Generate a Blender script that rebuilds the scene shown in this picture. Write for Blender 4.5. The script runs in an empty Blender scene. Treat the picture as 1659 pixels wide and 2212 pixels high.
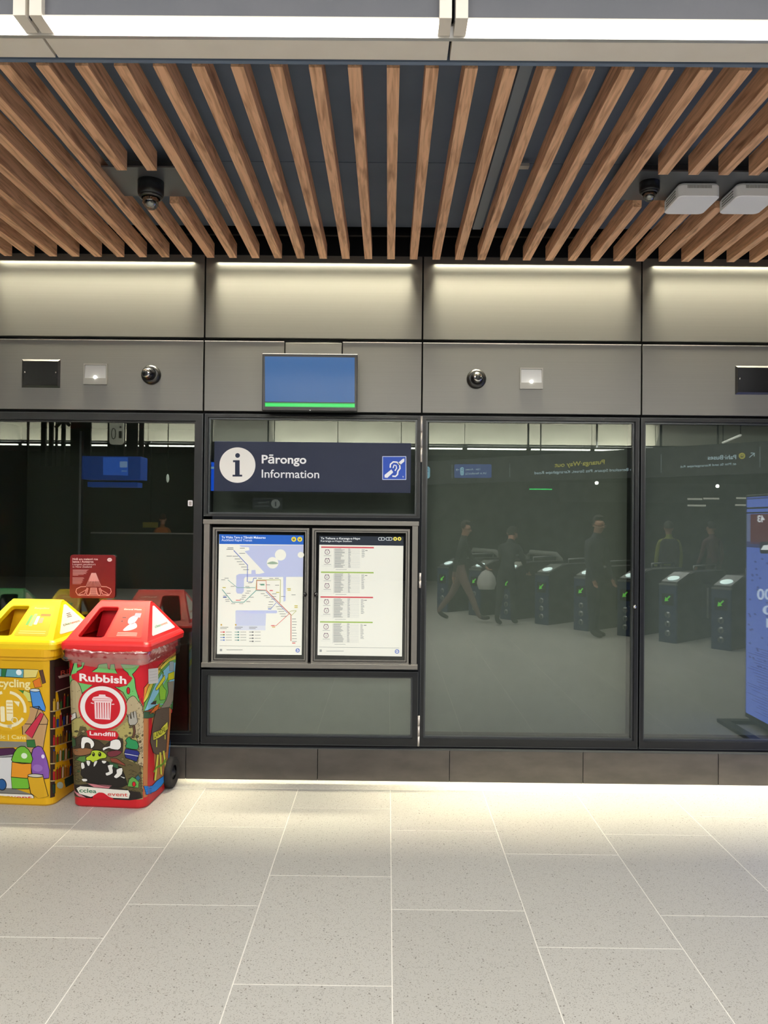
import bpy, bmesh, math, random
from mathutils import Vector, Matrix
from mathutils.geometry import tessellate_polygon

random.seed(7)
C = bpy.context.scene.collection
PI = math.pi

# ------------------------------------------------------------------ camera
IW, IH, FPX = 1659.0, 2212.0, 1661.0
CAM = Vector((0, 0, 1.75))
YAW, PITCH, ROLL = math.radians(-0.294), math.radians(0.647), math.radians(0.584)
_f = Vector((math.sin(YAW) * math.cos(PITCH), math.cos(YAW) * math.cos(PITCH), math.sin(PITCH)))
_r = Vector((math.cos(YAW), -math.sin(YAW), 0))
_u = _r.cross(_f)
cr, sr = math.cos(ROLL), math.sin(ROLL)
CR, CU, CF = cr * _r + sr * _u, -sr * _r + cr * _u, _f
cd = bpy.data.cameras.new('camera')
cam = bpy.data.objects.new('camera', cd)
C.objects.link(cam)
cd.sensor_fit = 'HORIZONTAL'
cd.sensor_width = 36.0
cd.lens = 36.0 * FPX / IW
cd.clip_start = 0.05
cd.clip_end = 200
cam.matrix_world = Matrix(((CR.x, CU.x, -CF.x, CAM.x), (CR.y, CU.y, -CF.y, CAM.y), (CR.z, CU.z, -CF.z, CAM.z), (0, 0, 0, 1)))
bpy.context.scene.camera = cam

# ------------------------------------------------------------------ world, exposure
w = bpy.data.worlds.new('world')
bpy.context.scene.world = w
w.use_nodes = True
w.node_tree.nodes['Background'].inputs[0].default_value = (0.9, 0.95, 1.0, 1)
w.node_tree.nodes['Background'].inputs[1].default_value = 0.02
vs = bpy.context.scene.view_settings
vs.view_transform = 'Standard'
vs.look = 'None'
vs.exposure = 0.0
vs.gamma = 1.0
vs.use_curve_mapping = False

# ------------------------------------------------------------------ survey of the place (metres)
WY = 5.20        # face of the wall panels
GY = 5.25        # glass plane
CZ = 3.507       # underside of the slats
PLY = 5.185      # face of the plinth


def ray(px, py):
    return (px - IW / 2) / FPX * CR - (py - IH / 2) / FPX * CU + CF


def on_wall(px, py, Y=WY):
    d = ray(px, py)
    q = CAM + d * (Y / d.y)
    return q


def on_level(px, py, z=0.0):
    d = ray(px, py)
    return CAM + d * ((z - CAM.z) / d.z)


def in_glass(px, py, depth):
    """the real point whose image in the glass stands at that depth"""
    d = ray(px, py)
    q = CAM + d * (depth / d.y)
    return Vector((q.x, 2 * GY - q.y, q.z))


def in_glass_level(px, py, z=0.0):
    q = on_level(px, py, z)
    return Vector((q.x, 2 * GY - q.y, z))


def in_glass_plane(px, py, p0, n):
    d = ray(px, py)
    dm = Vector((d.x, -d.y, d.z))
    cm = Vector((CAM.x, 2 * GY - CAM.y, CAM.z))
    t = (p0 - cm).dot(n) / dm.dot(n)
    return cm + dm * t


# ------------------------------------------------------------------ area lights
def area_light(name, loc, sx, sy, power, color=(1, 1, 1), rot=(0, 0, 0), spread=180):
    l = bpy.data.lights.new(name, 'AREA')
    l.shape = 'RECTANGLE'
    l.size, l.size_y = sx, sy
    l.energy = power
    l.color = color
    l.spread = math.radians(spread)
    o = bpy.data.objects.new(name, l)
    C.objects.link(o)
    o.location = loc
    o.rotation_euler = rot
    return o


# fill light added behind and above the viewer, standing in for unseen ceiling lighting
area_light('concourse_fill', (0.5, -0.2, 4.35), 9.0, 3.2, 540, (1.0, 0.985, 0.96))
area_light('concourse_fill', (0.5, -5.0, 4.35), 12.0, 3.0, 480, (1.0, 0.985, 0.96))
# wall washers sitting in the slot between the slats and the panels
BAYS = [-4.235, -2.745, -1.257, 0.222, 1.705, 3.19, 4.675]
for a, b in zip(BAYS[:-1], BAYS[1:]):
    area_light('wall_washer_light', ((a + b) / 2, 5.168, CZ - 0.004), b - a - 0.16, 0.022, 18, (1.0, 0.92, 0.68), spread=38)
    area_light('wall_washer_glow', ((a + b) / 2, 5.175, CZ - 0.008), b - a - 0.16, 0.010, 2.3, (1.0, 0.94, 0.70), rot=(math.radians(14), 0, 0), spread=140)

# ------------------------------------------------------------------ materials


def lin(c):
    return tuple(((v / 255) / 12.92 if v / 255 <= 0.04045 else ((v / 255 + 0.055) / 1.055) ** 2.4) for v in c)


def mat(name, rgb=(200, 200, 200), rough=0.5, metal=0.0, emit=None, estr=1.0, coat=0.0, spec=0.5):
    m = bpy.data.materials.new(name)
    m.use_nodes = True
    b = m.node_tree.nodes['Principled BSDF']
    b.inputs['Base Color'].default_value = (*lin(rgb), 1)
    b.inputs['Roughness'].default_value = rough
    b.inputs['Metallic'].default_value = metal
    b.inputs['Specular IOR Level'].default_value = spec
    b.inputs['Coat Weight'].default_value = coat
    if emit:
        b.inputs['Emission Color'].default_value = (*lin(emit), 1)
        b.inputs['Emission Strength'].default_value = estr
    return m


def nodes(m):
    return m.node_tree.nodes, m.node_tree.links, m.node_tree.nodes['Principled BSDF']


def art_mat(name, rough=0.45, emit=0.0, spec=0.5):
    m = mat(name, rough=rough, spec=spec)
    n, l, b = nodes(m)
    a = n.new('ShaderNodeAttribute')
    a.attribute_name = 'col'
    if emit < 0.8:
        l.new(a.outputs['Color'], b.inputs['Base Color'])
    else:
        b.inputs['Base Color'].default_value = (0.01, 0.01, 0.012, 1)
    if emit:
        l.new(a.outputs['Color'], b.inputs['Emission Color'])
        b.inputs['Emission Strength'].default_value = emit
    return m


def noisy(m, scale, lo, hi, detail=4, stretch=(1, 1, 1), bump=0.0, coord='Object', rough=None):
    n, l, b = nodes(m)
    tc = n.new('ShaderNodeTexCoord')
    mp = n.new('ShaderNodeMapping')
    mp.inputs['Scale'].default_value = stretch
    l.new(tc.outputs[coord], mp.inputs['Vector'])
    oi = n.new('ShaderNodeObjectInfo')
    ad = n.new('ShaderNodeVectorMath')
    ad.operation = 'ADD'
    mu = n.new('ShaderNodeMath')
    mu.operation = 'MULTIPLY'
    mu.inputs[1].default_value = 37.0
    l.new(oi.outputs['Random'], mu.inputs[0])
    l.new(mp.outputs[0], ad.inputs[0])
    l.new(mu.outputs[0], ad.inputs[1])
    t = n.new('ShaderNodeTexNoise')
    t.inputs['Scale'].default_value = scale
    t.inputs['Detail'].default_value = detail
    l.new(ad.outputs[0], t.inputs['Vector'])
    r = n.new('ShaderNodeValToRGB')
    r.color_ramp.elements[0].position = 0.3
    r.color_ramp.elements[1].position = 0.7
    r.color_ramp.elements[0].color = (*lin(lo), 1)
    r.color_ramp.elements[1].color = (*lin(hi), 1)
    l.new(t.outputs['Fac'], r.inputs['Fac'])
    l.new(r.outputs['Color'], b.inputs['Base Color'])
    if bump:
        bp = n.new('ShaderNodeBump')
        bp.inputs['Strength'].default_value = bump
        bp.inputs['Distance'].default_value = 0.002
        l.new(t.outputs['Fac'], bp.inputs['Height'])
        l.new(bp.outputs[0], b.inputs['Normal'])
    return m


M = {}
# terrazzo tile: pale grey with small dark chips
m = mat('terrazzo', rough=0.42)
n, l, b = nodes(m)
geo = n.new('ShaderNodeNewGeometry')
oi = n.new('ShaderNodeObjectInfo')
v1 = n.new('ShaderNodeTexVoronoi'); v1.inputs['Scale'].default_value = 78
v2 = n.new('ShaderNodeTexVoronoi'); v2.inputs['Scale'].default_value = 190
nz = n.new('ShaderNodeTexNoise'); nz.inputs['Scale'].default_value = 160; nz.inputs['Detail'].default_value = 3
nl = n.new('ShaderNodeTexNoise'); nl.inputs['Scale'].default_value = 2.2
for t in (v1, v2, nz, nl):
    l.new(geo.outputs['Position'], t.inputs['Vector'])
base = n.new('ShaderNodeMix'); base.data_type = 'RGBA'
base.inputs['A'].default_value = (*lin((168, 165, 156)), 1)
base.inputs['B'].default_value = (*lin((196, 193, 185)), 1)
l.new(nz.outputs['Fac'], base.inputs['Factor'])
wn = n.new('ShaderNodeMapRange')
wn.inputs['From Min'].default_value = 0.0; wn.inputs['From Max'].default_value = 1
wn.inputs['To Min'].default_value = 0.955; wn.inputs['To Max'].default_value = 1.03
l.new(oi.outputs['Random'], wn.inputs['Value'])
tone = n.new('ShaderNodeVectorMath'); tone.operation = 'SCALE'
l.new(base.outputs['Result'], tone.inputs[0]); l.new(wn.outputs[0], tone.inputs['Scale'])


def chips(v, thr_d, thr_c, col, prev):
    lt = n.new('ShaderNodeMath'); lt.operation = 'LESS_THAN'; lt.inputs[1].default_value = thr_d
    l.new(v.outputs['Distance'], lt.inputs[0])
    sp = n.new('ShaderNodeSeparateColor'); l.new(v.outputs['Color'], sp.inputs[0])
    lc = n.new('ShaderNodeMath'); lc.operation = 'LESS_THAN'; lc.inputs[1].default_value = thr_c
    l.new(sp.outputs[0], lc.inputs[0])
    mm = n.new('ShaderNodeMath'); mm.operation = 'MULTIPLY'
    l.new(lt.outputs[0], mm.inputs[0]); l.new(lc.outputs[0], mm.inputs[1])
    mx = n.new('ShaderNodeMix'); mx.data_type = 'RGBA'
    mx.inputs['B'].default_value = (*lin(col), 1)
    l.new(mm.outputs[0], mx.inputs['Factor']); l.new(prev, mx.inputs['A'])
    return mx.outputs['Result']


c1 = chips(v1, 0.27, 0.10, (124, 119, 110), tone.outputs[0])
c2 = chips(v2, 0.40, 0.30, (146, 142, 133), c1)
l.new(c2, b.inputs['Base Color'])
M['tile'] = m
M['border'] = noisy(mat('border_stone', rough=0.4), 60, (205, 200, 186), (226, 222, 208))
M['grout'] = noisy(mat('grout', rough=0.8), 30, (218, 214, 203), (230, 226, 215))
M['plinth'] = noisy(mat('plinth_stone', rough=0.5), 5, (58, 54, 51), (74, 69, 65), stretch=(1, 1, 2.5), bump=0.1)
M['bronze'] = noisy(mat('bronze_panel', rough=0.46, metal=0.72), 2.2, (118, 117, 113), (123, 122, 118), stretch=(0.4, 0.4, 260), coord='Object')
M['bright_edge'] = mat('bright_edge_metal', (205, 200, 188), 0.25, 1.0)
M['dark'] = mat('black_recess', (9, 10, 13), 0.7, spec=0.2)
M['frame'] = mat('frame_anthracite', (19, 21, 25), 0.4, 0.0, spec=0.35)
M['frame_mid'] = mat('cabinet_frame_grey', (128, 125, 119), 0.42, 0.5)
M['frame_edge'] = mat('frame_edge_light', (74, 77, 80), 0.3, 0.5)
M['backing'] = noisy(mat('backing_board_green_grey', rough=0.7, spec=0.2), 14, (110, 114, 106), (115, 119, 111))
M['void'] = mat('shaft_black', (52, 55, 48), 0.9, spec=0.1)
M['plenum'] = noisy(mat('plenum_board', rough=0.7, spec=0.3), 3, (104, 118, 138), (112, 126, 146))
M['plenum_light'] = mat('plenum_tray', (140, 152, 164), 0.6)
M['plate'] = mat('ceiling_plate', (118, 121, 126), 0.32, 0.75)
M['soffit'] = noisy(mat('soffit_panel_cream', rough=0.55), 6, (226, 217, 203), (232, 224, 211))
M['bulk'] = noisy(mat('bulkhead_panel', rough=0.5), 6, (86, 88, 94), (92, 93, 99))
M['bulk_far'] = mat('far_bulkhead_panel', (226, 223, 208), 0.6)
M['alu'] = mat('aluminium_trim', (206, 204, 200), 0.35, 0.6)
M['lamp'] = mat('lamp_diffuser', (255, 255, 255), 0.5, emit=(255, 253, 250), estr=7.5)
M['lamp_soft'] = mat('lamp_line', (255, 255, 255), 0.5, emit=(255, 253, 245), estr=7.0)
M['white'] = mat('white_plastic', (248, 248, 250), 0.4)
M['vent'] = mat('vent_shadow_grey', (120, 122, 116), 0.6)
M['black'] = mat('black_plastic', (16, 17, 20), 0.35)
M['blackgloss'] = mat('black_gloss', (22, 22, 25), 0.16, 0.3)
M['gunmetal'] = mat('gunmetal', (70, 70, 70), 0.28, 0.9)
M['chrome'] = mat('chrome', (205, 205, 202), 0.12, 1.0)
M['rubber'] = mat('rubber', (30, 28, 28), 0.75)
M['hinge'] = mat('hinge_steel', (214, 206, 198), 0.4, 0.5)
M['navy'] = mat('navy_enamel', (22, 33, 60), 0.5, spec=0.3)
M['art'] = art_mat('printed_ink')
M['art_matt'] = art_mat('printed_vinyl', rough=0.55, spec=0.3)
M['art_lit'] = art_mat('backlit_print', rough=0.5, emit=0.42)
M['art_screen'] = art_mat('screen_picture', rough=0.12, emit=1.0, spec=0.25)
M['art_sign'] = art_mat('lit_sign_print', rough=0.5, emit=2.2)
M['red'] = mat('red_plastic', (196, 22, 34), 0.4)
M['red_lid'] = mat('red_lid_plastic', (226, 40, 42), 0.36)
M['yellow'] = mat('yellow_plastic', (226, 172, 14), 0.42)
M['yellow_lid'] = mat('yellow_lid_plastic', (244, 208, 20), 0.36)
M['green'] = mat('green_plastic', (24, 92, 56), 0.42)
M['green_lid'] = mat('green_lid_plastic', (28, 112, 66), 0.36)
M['gate_blue'] = mat('gate_blue', (32, 50, 92), 0.4)
M['gate_side'] = noisy(mat('gate_side', rough=0.4), 5, (44, 42, 44), (52, 50, 52))
M['gate_top'] = mat('gate_top_steel', (150, 152, 152), 0.3, 0.8)
M['disc'] = mat('reader_disc_lit', (240, 250, 250), 0.4, emit=(225, 250, 250), estr=3.0)
M['arrow'] = mat('arrow_lit', (90, 220, 60), 0.4, emit=(120, 240, 60), estr=1.2)
M['farwall'] = mat('far_wall_dark', (36, 40, 40), 0.7)
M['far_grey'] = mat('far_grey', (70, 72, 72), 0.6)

# slat timber
m = mat('timber_slat', rough=0.5, spec=0.25)
n, l, b = nodes(m)
tc = n.new('ShaderNodeTexCoord'); oi = n.new('ShaderNodeObjectInfo')
mu = n.new('ShaderNodeMath'); mu.operation = 'MULTIPLY'; mu.inputs[1].default_value = 91.0
l.new(oi.outputs['Random'], mu.inputs[0])
ad = n.new('ShaderNodeVectorMath'); ad.operation = 'ADD'
l.new(tc.outputs['Object'], ad.inputs[0]); l.new(mu.outputs[0], ad.inputs[1])
mp = n.new('ShaderNodeMapping'); mp.inputs['Scale'].default_value = (26, 1.6, 26)
l.new(ad.outputs[0], mp.inputs['Vector'])
n1 = n.new('ShaderNodeTexNoise'); n1.inputs['Scale'].default_value = 2.2; n1.inputs['Detail'].default_value = 6; n1.inputs['Distortion'].default_value = 0.7
l.new(mp.outputs[0], n1.inputs['Vector'])
mp2 = n.new('ShaderNodeMapping'); mp2.inputs['Scale'].default_value = (14, 2.6, 14)
l.new(ad.outputs[0], mp2.inputs['Vector'])
n2 = n.new('ShaderNodeTexNoise'); n2.inputs['Scale'].default_value = 1.1; n2.inputs['Detail'].default_value = 2
l.new(mp2.outputs[0], n2.inputs['Vector'])
r1 = n.new('ShaderNodeValToRGB')
r1.color_ramp.elements[0].position = 0.30; r1.color_ramp.elements[0].color = (*lin((178, 132, 100)), 1)
r1.color_ramp.elements[1].position = 0.58; r1.color_ramp.elements[1].color = (*lin((232, 184, 146)), 1)
l.new(n1.outputs['Fac'], r1.inputs['Fac'])
r2 = n.new('ShaderNodeValToRGB')
r2.color_ramp.elements[0].position = 0.30; r2.color_ramp.elements[0].color = (0.42, 0.38, 0.36, 1)
r2.color_ramp.elements[1].position = 0.40; r2.color_ramp.elements[1].color = (1, 1, 1, 1)
l.new(n2.outputs['Fac'], r2.inputs['Fac'])
mx = n.new('ShaderNodeMix'); mx.data_type = 'RGBA'; mx.blend_type = 'MULTIPLY'; mx.inputs['Factor'].default_value = 0.75
l.new(r1.outputs[0], mx.inputs['A']); l.new(r2.outputs[0], mx.inputs['B'])
l.new(mx.outputs['Result'], b.inputs['Base Color'])
M['wood'] = m


def thin_glass(name, tint, fac, rough=0.0):
    m = bpy.data.materials.new(name)
    m.use_nodes = True
    n, l = m.node_tree.nodes, m.node_tree.links
    n.clear()
    out = n.new('ShaderNodeOutputMaterial')
    mix = n.new('ShaderNodeMixShader')
    tr = n.new('ShaderNodeBsdfTransparent'); tr.inputs[0].default_value = (*tint, 1)
    gl = n.new('ShaderNodeBsdfGlossy'); gl.inputs['Roughness'].default_value = rough
    gl.inputs['Color'].default_value = (0.97, 1.0, 0.94, 1)
    mix.inputs[0].default_value = fac
    l.new(tr.outputs[0], mix.inputs[1]); l.new(gl.outputs[0], mix.inputs[2]); l.new(mix.outputs[0], out.inputs[0])
    return m


M['glass'] = thin_glass('coated_glass', (0.86, 0.89, 0.87), 0.098)
M['dome'] = thin_glass('clear_dome', (0.55, 0.55, 0.57), 0.22, 0.03)
M['film'] = thin_glass('plastic_film', (0.93, 0.86, 0.88), 0.30, 0.22)

# ------------------------------------------------------------------ mesh helpers


def box(bm, x0, x1, y0, y1, z0, z1, mi=0, bev=0.0):
    x0, x1 = sorted((x0, x1)); y0, y1 = sorted((y0, y1)); z0, z1 = sorted((z0, z1))
    v = [bm.verts.new(p) for p in ((x0, y0, z0), (x1, y0, z0), (x1, y1, z0), (x0, y1, z0), (x0, y0, z1), (x1, y0, z1), (x1, y1, z1), (x0, y1, z1))]
    fs = [bm.faces.new([v[i] for i in q]) for q in ((0, 3, 2, 1), (4, 5, 6, 7), (0, 1, 5, 4), (1, 2, 6, 5), (2, 3, 7, 6), (3, 0, 4, 7))]
    for f in fs:
        f.material_index = mi
    if bev:
        es = list({e for f in fs for e in f.edges})
        bmesh.ops.bevel(bm, geom=es, offset=bev, segments=2, affect='EDGES', profile=0.6)
    return fs


def newbm():
    return bmesh.new()


def bx(*a, **k):
    bm = newbm(); box(bm, *a, **k); return bm


def ring(bm, x0, x1, z0, z1, t, y0, y1, mi=0, tb=None, tt=None, tr=None):
    """a picture-frame in the XZ plane"""
    tb = t if tb is None else tb; tt = t if tt is None else tt; tr = t if tr is None else tr
    box(bm, x0, x0 + t, y0, y1, z0, z1, mi)
    box(bm, x1 - tr, x1, y0, y1, z0, z1, mi)
    box(bm, x0 + t, x1 - tr, y0, y1, z0, z0 + tb, mi)
    box(bm, x0 + t, x1 - tr, y0, y1, z1 - tt, z1, mi)


def lathe(bm, prof, mtx=None, seg=28, mi=0, smooth=True):
    mtx = mtx or Matrix()
    rows = []
    for r, z in prof:
        if r < 1e-6:
            rows.append([bm.verts.new(mtx @ Vector((0, 0, z)))])
        else:
            rows.append([bm.verts.new(mtx @ Vector((r * math.cos(2 * PI * i / seg), r * math.sin(2 * PI * i / seg), z))) for i in range(seg)])
    for a, b2 in zip(rows[:-1], rows[1:]):
        for i in range(seg):
            j = (i + 1) % seg
            if len(a) == 1 and len(b2) == 1:
                continue
            if len(a) == 1:
                f = bm.faces.new((a[0], b2[i], b2[j]))
            elif len(b2) == 1:
                f = bm.faces.new((a[i], b2[0], a[j]))
            else:
                f = bm.faces.new((a[i], b2[i], b2[j], a[j]))
            f.material_index = mi
            f.smooth = smooth


def tube(bm, pts, r, seg=10, mi=0):
    pts = [Vector(p) for p in pts]
    rows = []
    for i, p in enumerate(pts):
        d = (pts[min(i + 1, len(pts) - 1)] - pts[max(i - 1, 0)]).normalized()
        a = Vector((0, 0, 1)) if abs(d.z) < 0.9 else Vector((1, 0, 0))
        s = d.cross(a).normalized(); t = s.cross(d)
        rows.append([bm.verts.new(p + (s * math.cos(2 * PI * k / seg) + t * math.sin(2 * PI * k / seg)) * r) for k in range(seg)])
    for a, b2 in zip(rows[:-1], rows[1:]):
        for k in range(seg):
            f = bm.faces.new((a[k], a[(k + 1) % seg], b2[(k + 1) % seg], b2[k])); f.smooth = True; f.material_index = mi
    bm.faces.new(rows[0][::-1]); bm.faces.new(rows[-1])


def rrect(hw, yf, yr, r, seg=6):
    """rounded rectangle, counter-clockwise, x in +-hw, y yf..yr"""
    pts = []
    for cx, cy, a0 in ((hw - r, yf + r, -90), (hw - r, yr - r, 0), (-hw + r, yr - r, 90), (-hw + r, yf + r, 180)):
        for k in range(seg + 1):
            a = math.radians(a0 + 90 * k / seg)
            pts.append((cx + r * math.cos(a), cy + r * math.sin(a)))
    return pts


def loft(bm, rings, cap0=True, cap1=True, mi=0, smooth=False):
    rows = [[bm.verts.new(p) for p in rg] for rg in rings]
    for a, b2 in zip(rows[:-1], rows[1:]):
        for i in range(len(a)):
            j = (i + 1) % len(a)
            f = bm.faces.new((a[i], a[j], b2[j], b2[i])); f.material_index = mi; f.smooth = smooth
    if cap0:
        bm.faces.new(rows[0][::-1]).material_index = mi
    if cap1:
        bm.faces.new(rows[-1]).material_index = mi
    return rows


def root_of(o):
    v = Vector((0, 0, 0))
    while o is not None:
        v += o.location; o = o.parent
    return v


def obj(name, bm, mats, parent=None, origin=None, normals=True):
    """link a bmesh (in world, or in its unrotated thing's, coordinates) as one object"""
    me = bpy.data.meshes.new(name)
    off = root_of(parent) if parent is not None else (Vector(origin) if origin is not None else None)
    if off is None:
        xs = [v.co for v in bm.verts]
        off = Vector(((min(c.x for c in xs) + max(c.x for c in xs)) / 2, (min(c.y for c in xs) + max(c.y for c in xs)) / 2, min(c.z for c in xs)))
    if off.length > 0:
        bmesh.ops.translate(bm, verts=bm.verts, vec=-off)
    if normals:
        bmesh.ops.recalc_face_normals(bm, faces=bm.faces)
    bm.to_mesh(me); bm.free()
    for mm in (mats if isinstance(mats, (list, tuple)) else [mats]):
        me.materials.append(M[mm] if isinstance(mm, str) else mm)
    o = bpy.data.objects.new(name, me)
    C.objects.link(o)
    if parent is not None:
        o.parent = parent
    else:
        o.location = off
    return o


def tag(o, label, cat, group=None):
    o['label'] = label; o['category'] = cat
    if group:
        o['group'] = group
    return o


def thing(name, loc, label, cat, group=None):
    o = bpy.data.objects.new(name, None)
    o.empty_display_size = 0.1
    C.objects.link(o); o.location = loc
    return tag(o, label, cat, group)


def struct(name, loc=(0, 0, 0)):
    o = bpy.data.objects.new(name, None)
    C.objects.link(o); o.location = loc; o['kind'] = 'structure'
    return o


def dup(root, loc, rotz, label=None):
    r = root.copy(); C.objects.link(r); r.location = loc; r.rotation_euler = (0, 0, rotz)
    if label:
        r['label'] = label
    for ch in list(root.children):
        c = ch.copy(); C.objects.link(c); c.parent = r
        for g in ch.children:
            d = g.copy(); C.objects.link(d); d.parent = c
    return r


# ------------------------------------------------------------------ flat print: filled shapes and lettering in layers
_glyphs = {}


def glyph_tris(body, bold):
    key = (body, bold)
    if key not in _glyphs:
        cu = bpy.data.curves.new('t', 'FONT'); cu.body = body; cu.size = 1.0; cu.resolution_u = 3; cu.offset = bold
        o = bpy.data.objects.new('t', cu)
        C.objects.link(o)
        me = o.to_mesh(); me.calc_loop_triangles()
        vs_ = [(v.co.x, v.co.y) for v in me.vertices]
        tr = [tuple(vs_[i] for i in t.vertices) for t in me.loop_triangles]
        o.to_mesh_clear(); bpy.data.objects.remove(o); bpy.data.curves.remove(cu)
        _glyphs[key] = tr
    return _glyphs[key]


_cap = {}


def cap_h(bold):
    if bold not in _cap:
        t = glyph_tris('H', bold); ys = [p[1] for q in t for p in q]
        _cap[bold] = (min(ys), max(ys))
    return _cap[bold]


def smooth_pts(pts, k=4):
    n_ = len(pts); out = []
    for i in range(n_):
        p0, p1, p2, p3 = (Vector(pts[(i + j - 1) % n_]) for j in range(4))
        for s in range(k):
            t = s / k
            out.append(tuple(0.5 * ((2 * p1) + (-p0 + p2) * t + (2 * p0 - 5 * p1 + 4 * p2 - p3) * t * t + (-p0 + 3 * p1 - 3 * p2 + p3) * t ** 3)))
    return out


class Art:
    def __init__(s, ox=0.0, oy=0.0, sc=1.0, ink=(20, 20, 20)):
        s.ox, s.oy, s.sc, s.t, s.ink = ox, oy, sc, [], ink

    def tri(s, a, b2, c, col, ly):
        s.t.append((tuple((s.ox + p[0] / s.sc, s.oy + p[1] / s.sc) for p in (a, b2, c)), lin(col), ly))

    def poly(s, pts, col, ly=1, line=0.0, sm=0):
        if sm:
            pts = smooth_pts(pts, sm)
        p3 = [Vector((p[0], p[1], 0)) for p in pts]
        for t in tessellate_polygon([p3]):
            s.tri(*[pts[i] for i in t], col, ly)
        if line:
            s.stroke(list(pts) + [pts[0]], line, s.ink, ly + 0.5)
        return s

    def rect(s, x0, y0, x1, y1, col, ly=1, line=0.0):
        return s.poly([(x0, y0), (x1, y0), (x1, y1), (x0, y1)], col, ly, line)

    def rrect(s, x0, y0, x1, y1, r, col, ly=1, line=0.0):
        pts = []
        for cx, cy, a0 in ((x1 - r, y0 + r, -90), (x1 - r, y1 - r, 0), (x0 + r, y1 - r, 90), (x0 + r, y0 + r, 180)):
            for k in range(6):
                a = math.radians(a0 + 18 * k); pts.append((cx + r * math.cos(a), cy + r * math.sin(a)))
        return s.poly(pts, col, ly, line)

    def disc(s, cx, cy, rx, ry, col, ly=1, line=0.0, n_=28, a=0.0):
        ca, sa = math.cos(a), math.sin(a)
        return s.poly([(cx + rx * math.cos(2 * PI * i / n_) * ca - ry * math.sin(2 * PI * i / n_) * sa, cy + rx * math.cos(2 * PI * i / n_) * sa + ry * math.sin(2 * PI * i / n_) * ca) for i in range(n_)], col, ly, line)

    def arc(s, cx, cy, rx, ry, a0, a1, w_, col, ly=1, n_=24):
        return s.stroke([(cx + rx * math.cos(math.radians(a0 + (a1 - a0) * i / n_)), cy + ry * math.sin(math.radians(a0 + (a1 - a0) * i / n_))) for i in range(n_ + 1)], w_, col, ly)

    def stroke(s, pts, w_, col, ly=1):
        h = w_ / 2
        pr = None
        n_ = len(pts)
        L, R_ = [], []
        for i in range(n_):
            a = pts[max(i - 1, 0)]; b2 = pts[min(i + 1, n_ - 1)]
            if i == 0 and pts[0] == pts[-1]: a = pts[-2]
            if i == n_ - 1 and pts[0] == pts[-1]: b2 = pts[1]
            dx, dy = b2[0] - a[0], b2[1] - a[1]; q = math.hypot(dx, dy) or 1
            L.append((pts[i][0] - dy / q * h, pts[i][1] + dx / q * h)); R_.append((pts[i][0] + dy / q * h, pts[i][1] - dx / q * h))
        for i in range(n_ - 1):
            s.tri(L[i], R_[i], R_[i + 1], col, ly); s.tri(L[i], R_[i + 1], L[i + 1], col, ly)
        return s

    def text(s, body, x0, x1, y0, y1, col, ly=3, bold=0.0, dy=0.0):
        """fit to x0..x1, capitals from baseline y0 up to y1; dy = rise of the baseline over the width"""
        tr = glyph_tris(body, bold)
        xs = [p[0] for t in tr for p in t]
        gx0, gx1 = min(xs), max(xs)
        c0, c1 = cap_h(bold)
        f = lambda p: (x0 + (p[0] - gx0) / (gx1 - gx0) * (x1 - x0), y0 + (p[1] - c0) / (c1 - c0) * (y1 - y0) + dy * (p[0] - gx0) / (gx1 - gx0))
        for t in tr:
            s.tri(*[f(p) for p in t], col, ly)
        return s

    def build(s, name, fn, material, parent=None, step=0.0004, cuts=None):
        """fn(x, y, height) -> point; cuts = x positions where the surface bends"""
        verts, faces, cols = [], [], []
        for tri_, col, ly in s.t:
            polys = [list(tri_)]
            if cuts:
                for c in cuts:
                    nxt = []
                    for P in polys:
                        for side in (-1, 1):
                            o_ = []
                            for i in range(len(P)):
                                a, b2 = P[i], P[(i + 1) % len(P)]
                                da, db = (a[0] - c) * side, (b2[0] - c) * side
                                if da >= 0: o_.append(a)
                                if da * db < 0:
                                    t = da / (da - db); o_.append((a[0] + (b2[0] - a[0]) * t, a[1] + (b2[1] - a[1]) * t))
                            if len(o_) > 2: nxt.append(o_)
                    polys = nxt
            for P in polys:
                k = len(verts)
                for p in P: verts.append(fn(p[0], p[1], step * ly))
                faces.append(tuple(range(k, k + len(P)))); cols.append(col)
        off = root_of(parent) if parent is not None else Vector((0, 0, 0))
        verts = [Vector(v) - off for v in verts]
        if parent is None:
            c = sum(verts, Vector()) / len(verts); verts = [v - c for v in verts]
        me = bpy.data.meshes.new(name); me.from_pydata(verts, [], faces)
        at = me.color_attributes.new('col', 'FLOAT_COLOR', 'CORNER')
        i = 0
        for p, col in zip(me.polygons, cols):
            for _ in p.loop_indices:
                at.data[i].color = (*col, 1); i += 1
        me.materials.append(M[material])
        o = bpy.data.objects.new(name, me); C.objects.link(o)
        if parent is not None: o.parent = parent
        else: o.location = c
        return o


def wallmap(Y):
    return lambda x, y, h: on_wall(x, y, Y - h)


# ================================================================== THE SETTING
# ---------------------------------------------------------------- floor
floor = struct('floor')
TX0, TW, TL = 0.034, 0.600, 0.889
YEND = 5.018
J = 0.0048
# joint phases per column (column k spans TX0+k*TW .. TX0+(k+1)*TW)
ph_tab = {-4: 4.40, -3: 4.105, -2: 4.39, -1: 4.69, 0: 4.373, 1: 4.080, 2: 4.350, 3: 4.628, 4: 4.36, 5: 4.08}
tile_mesh = {}


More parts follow.
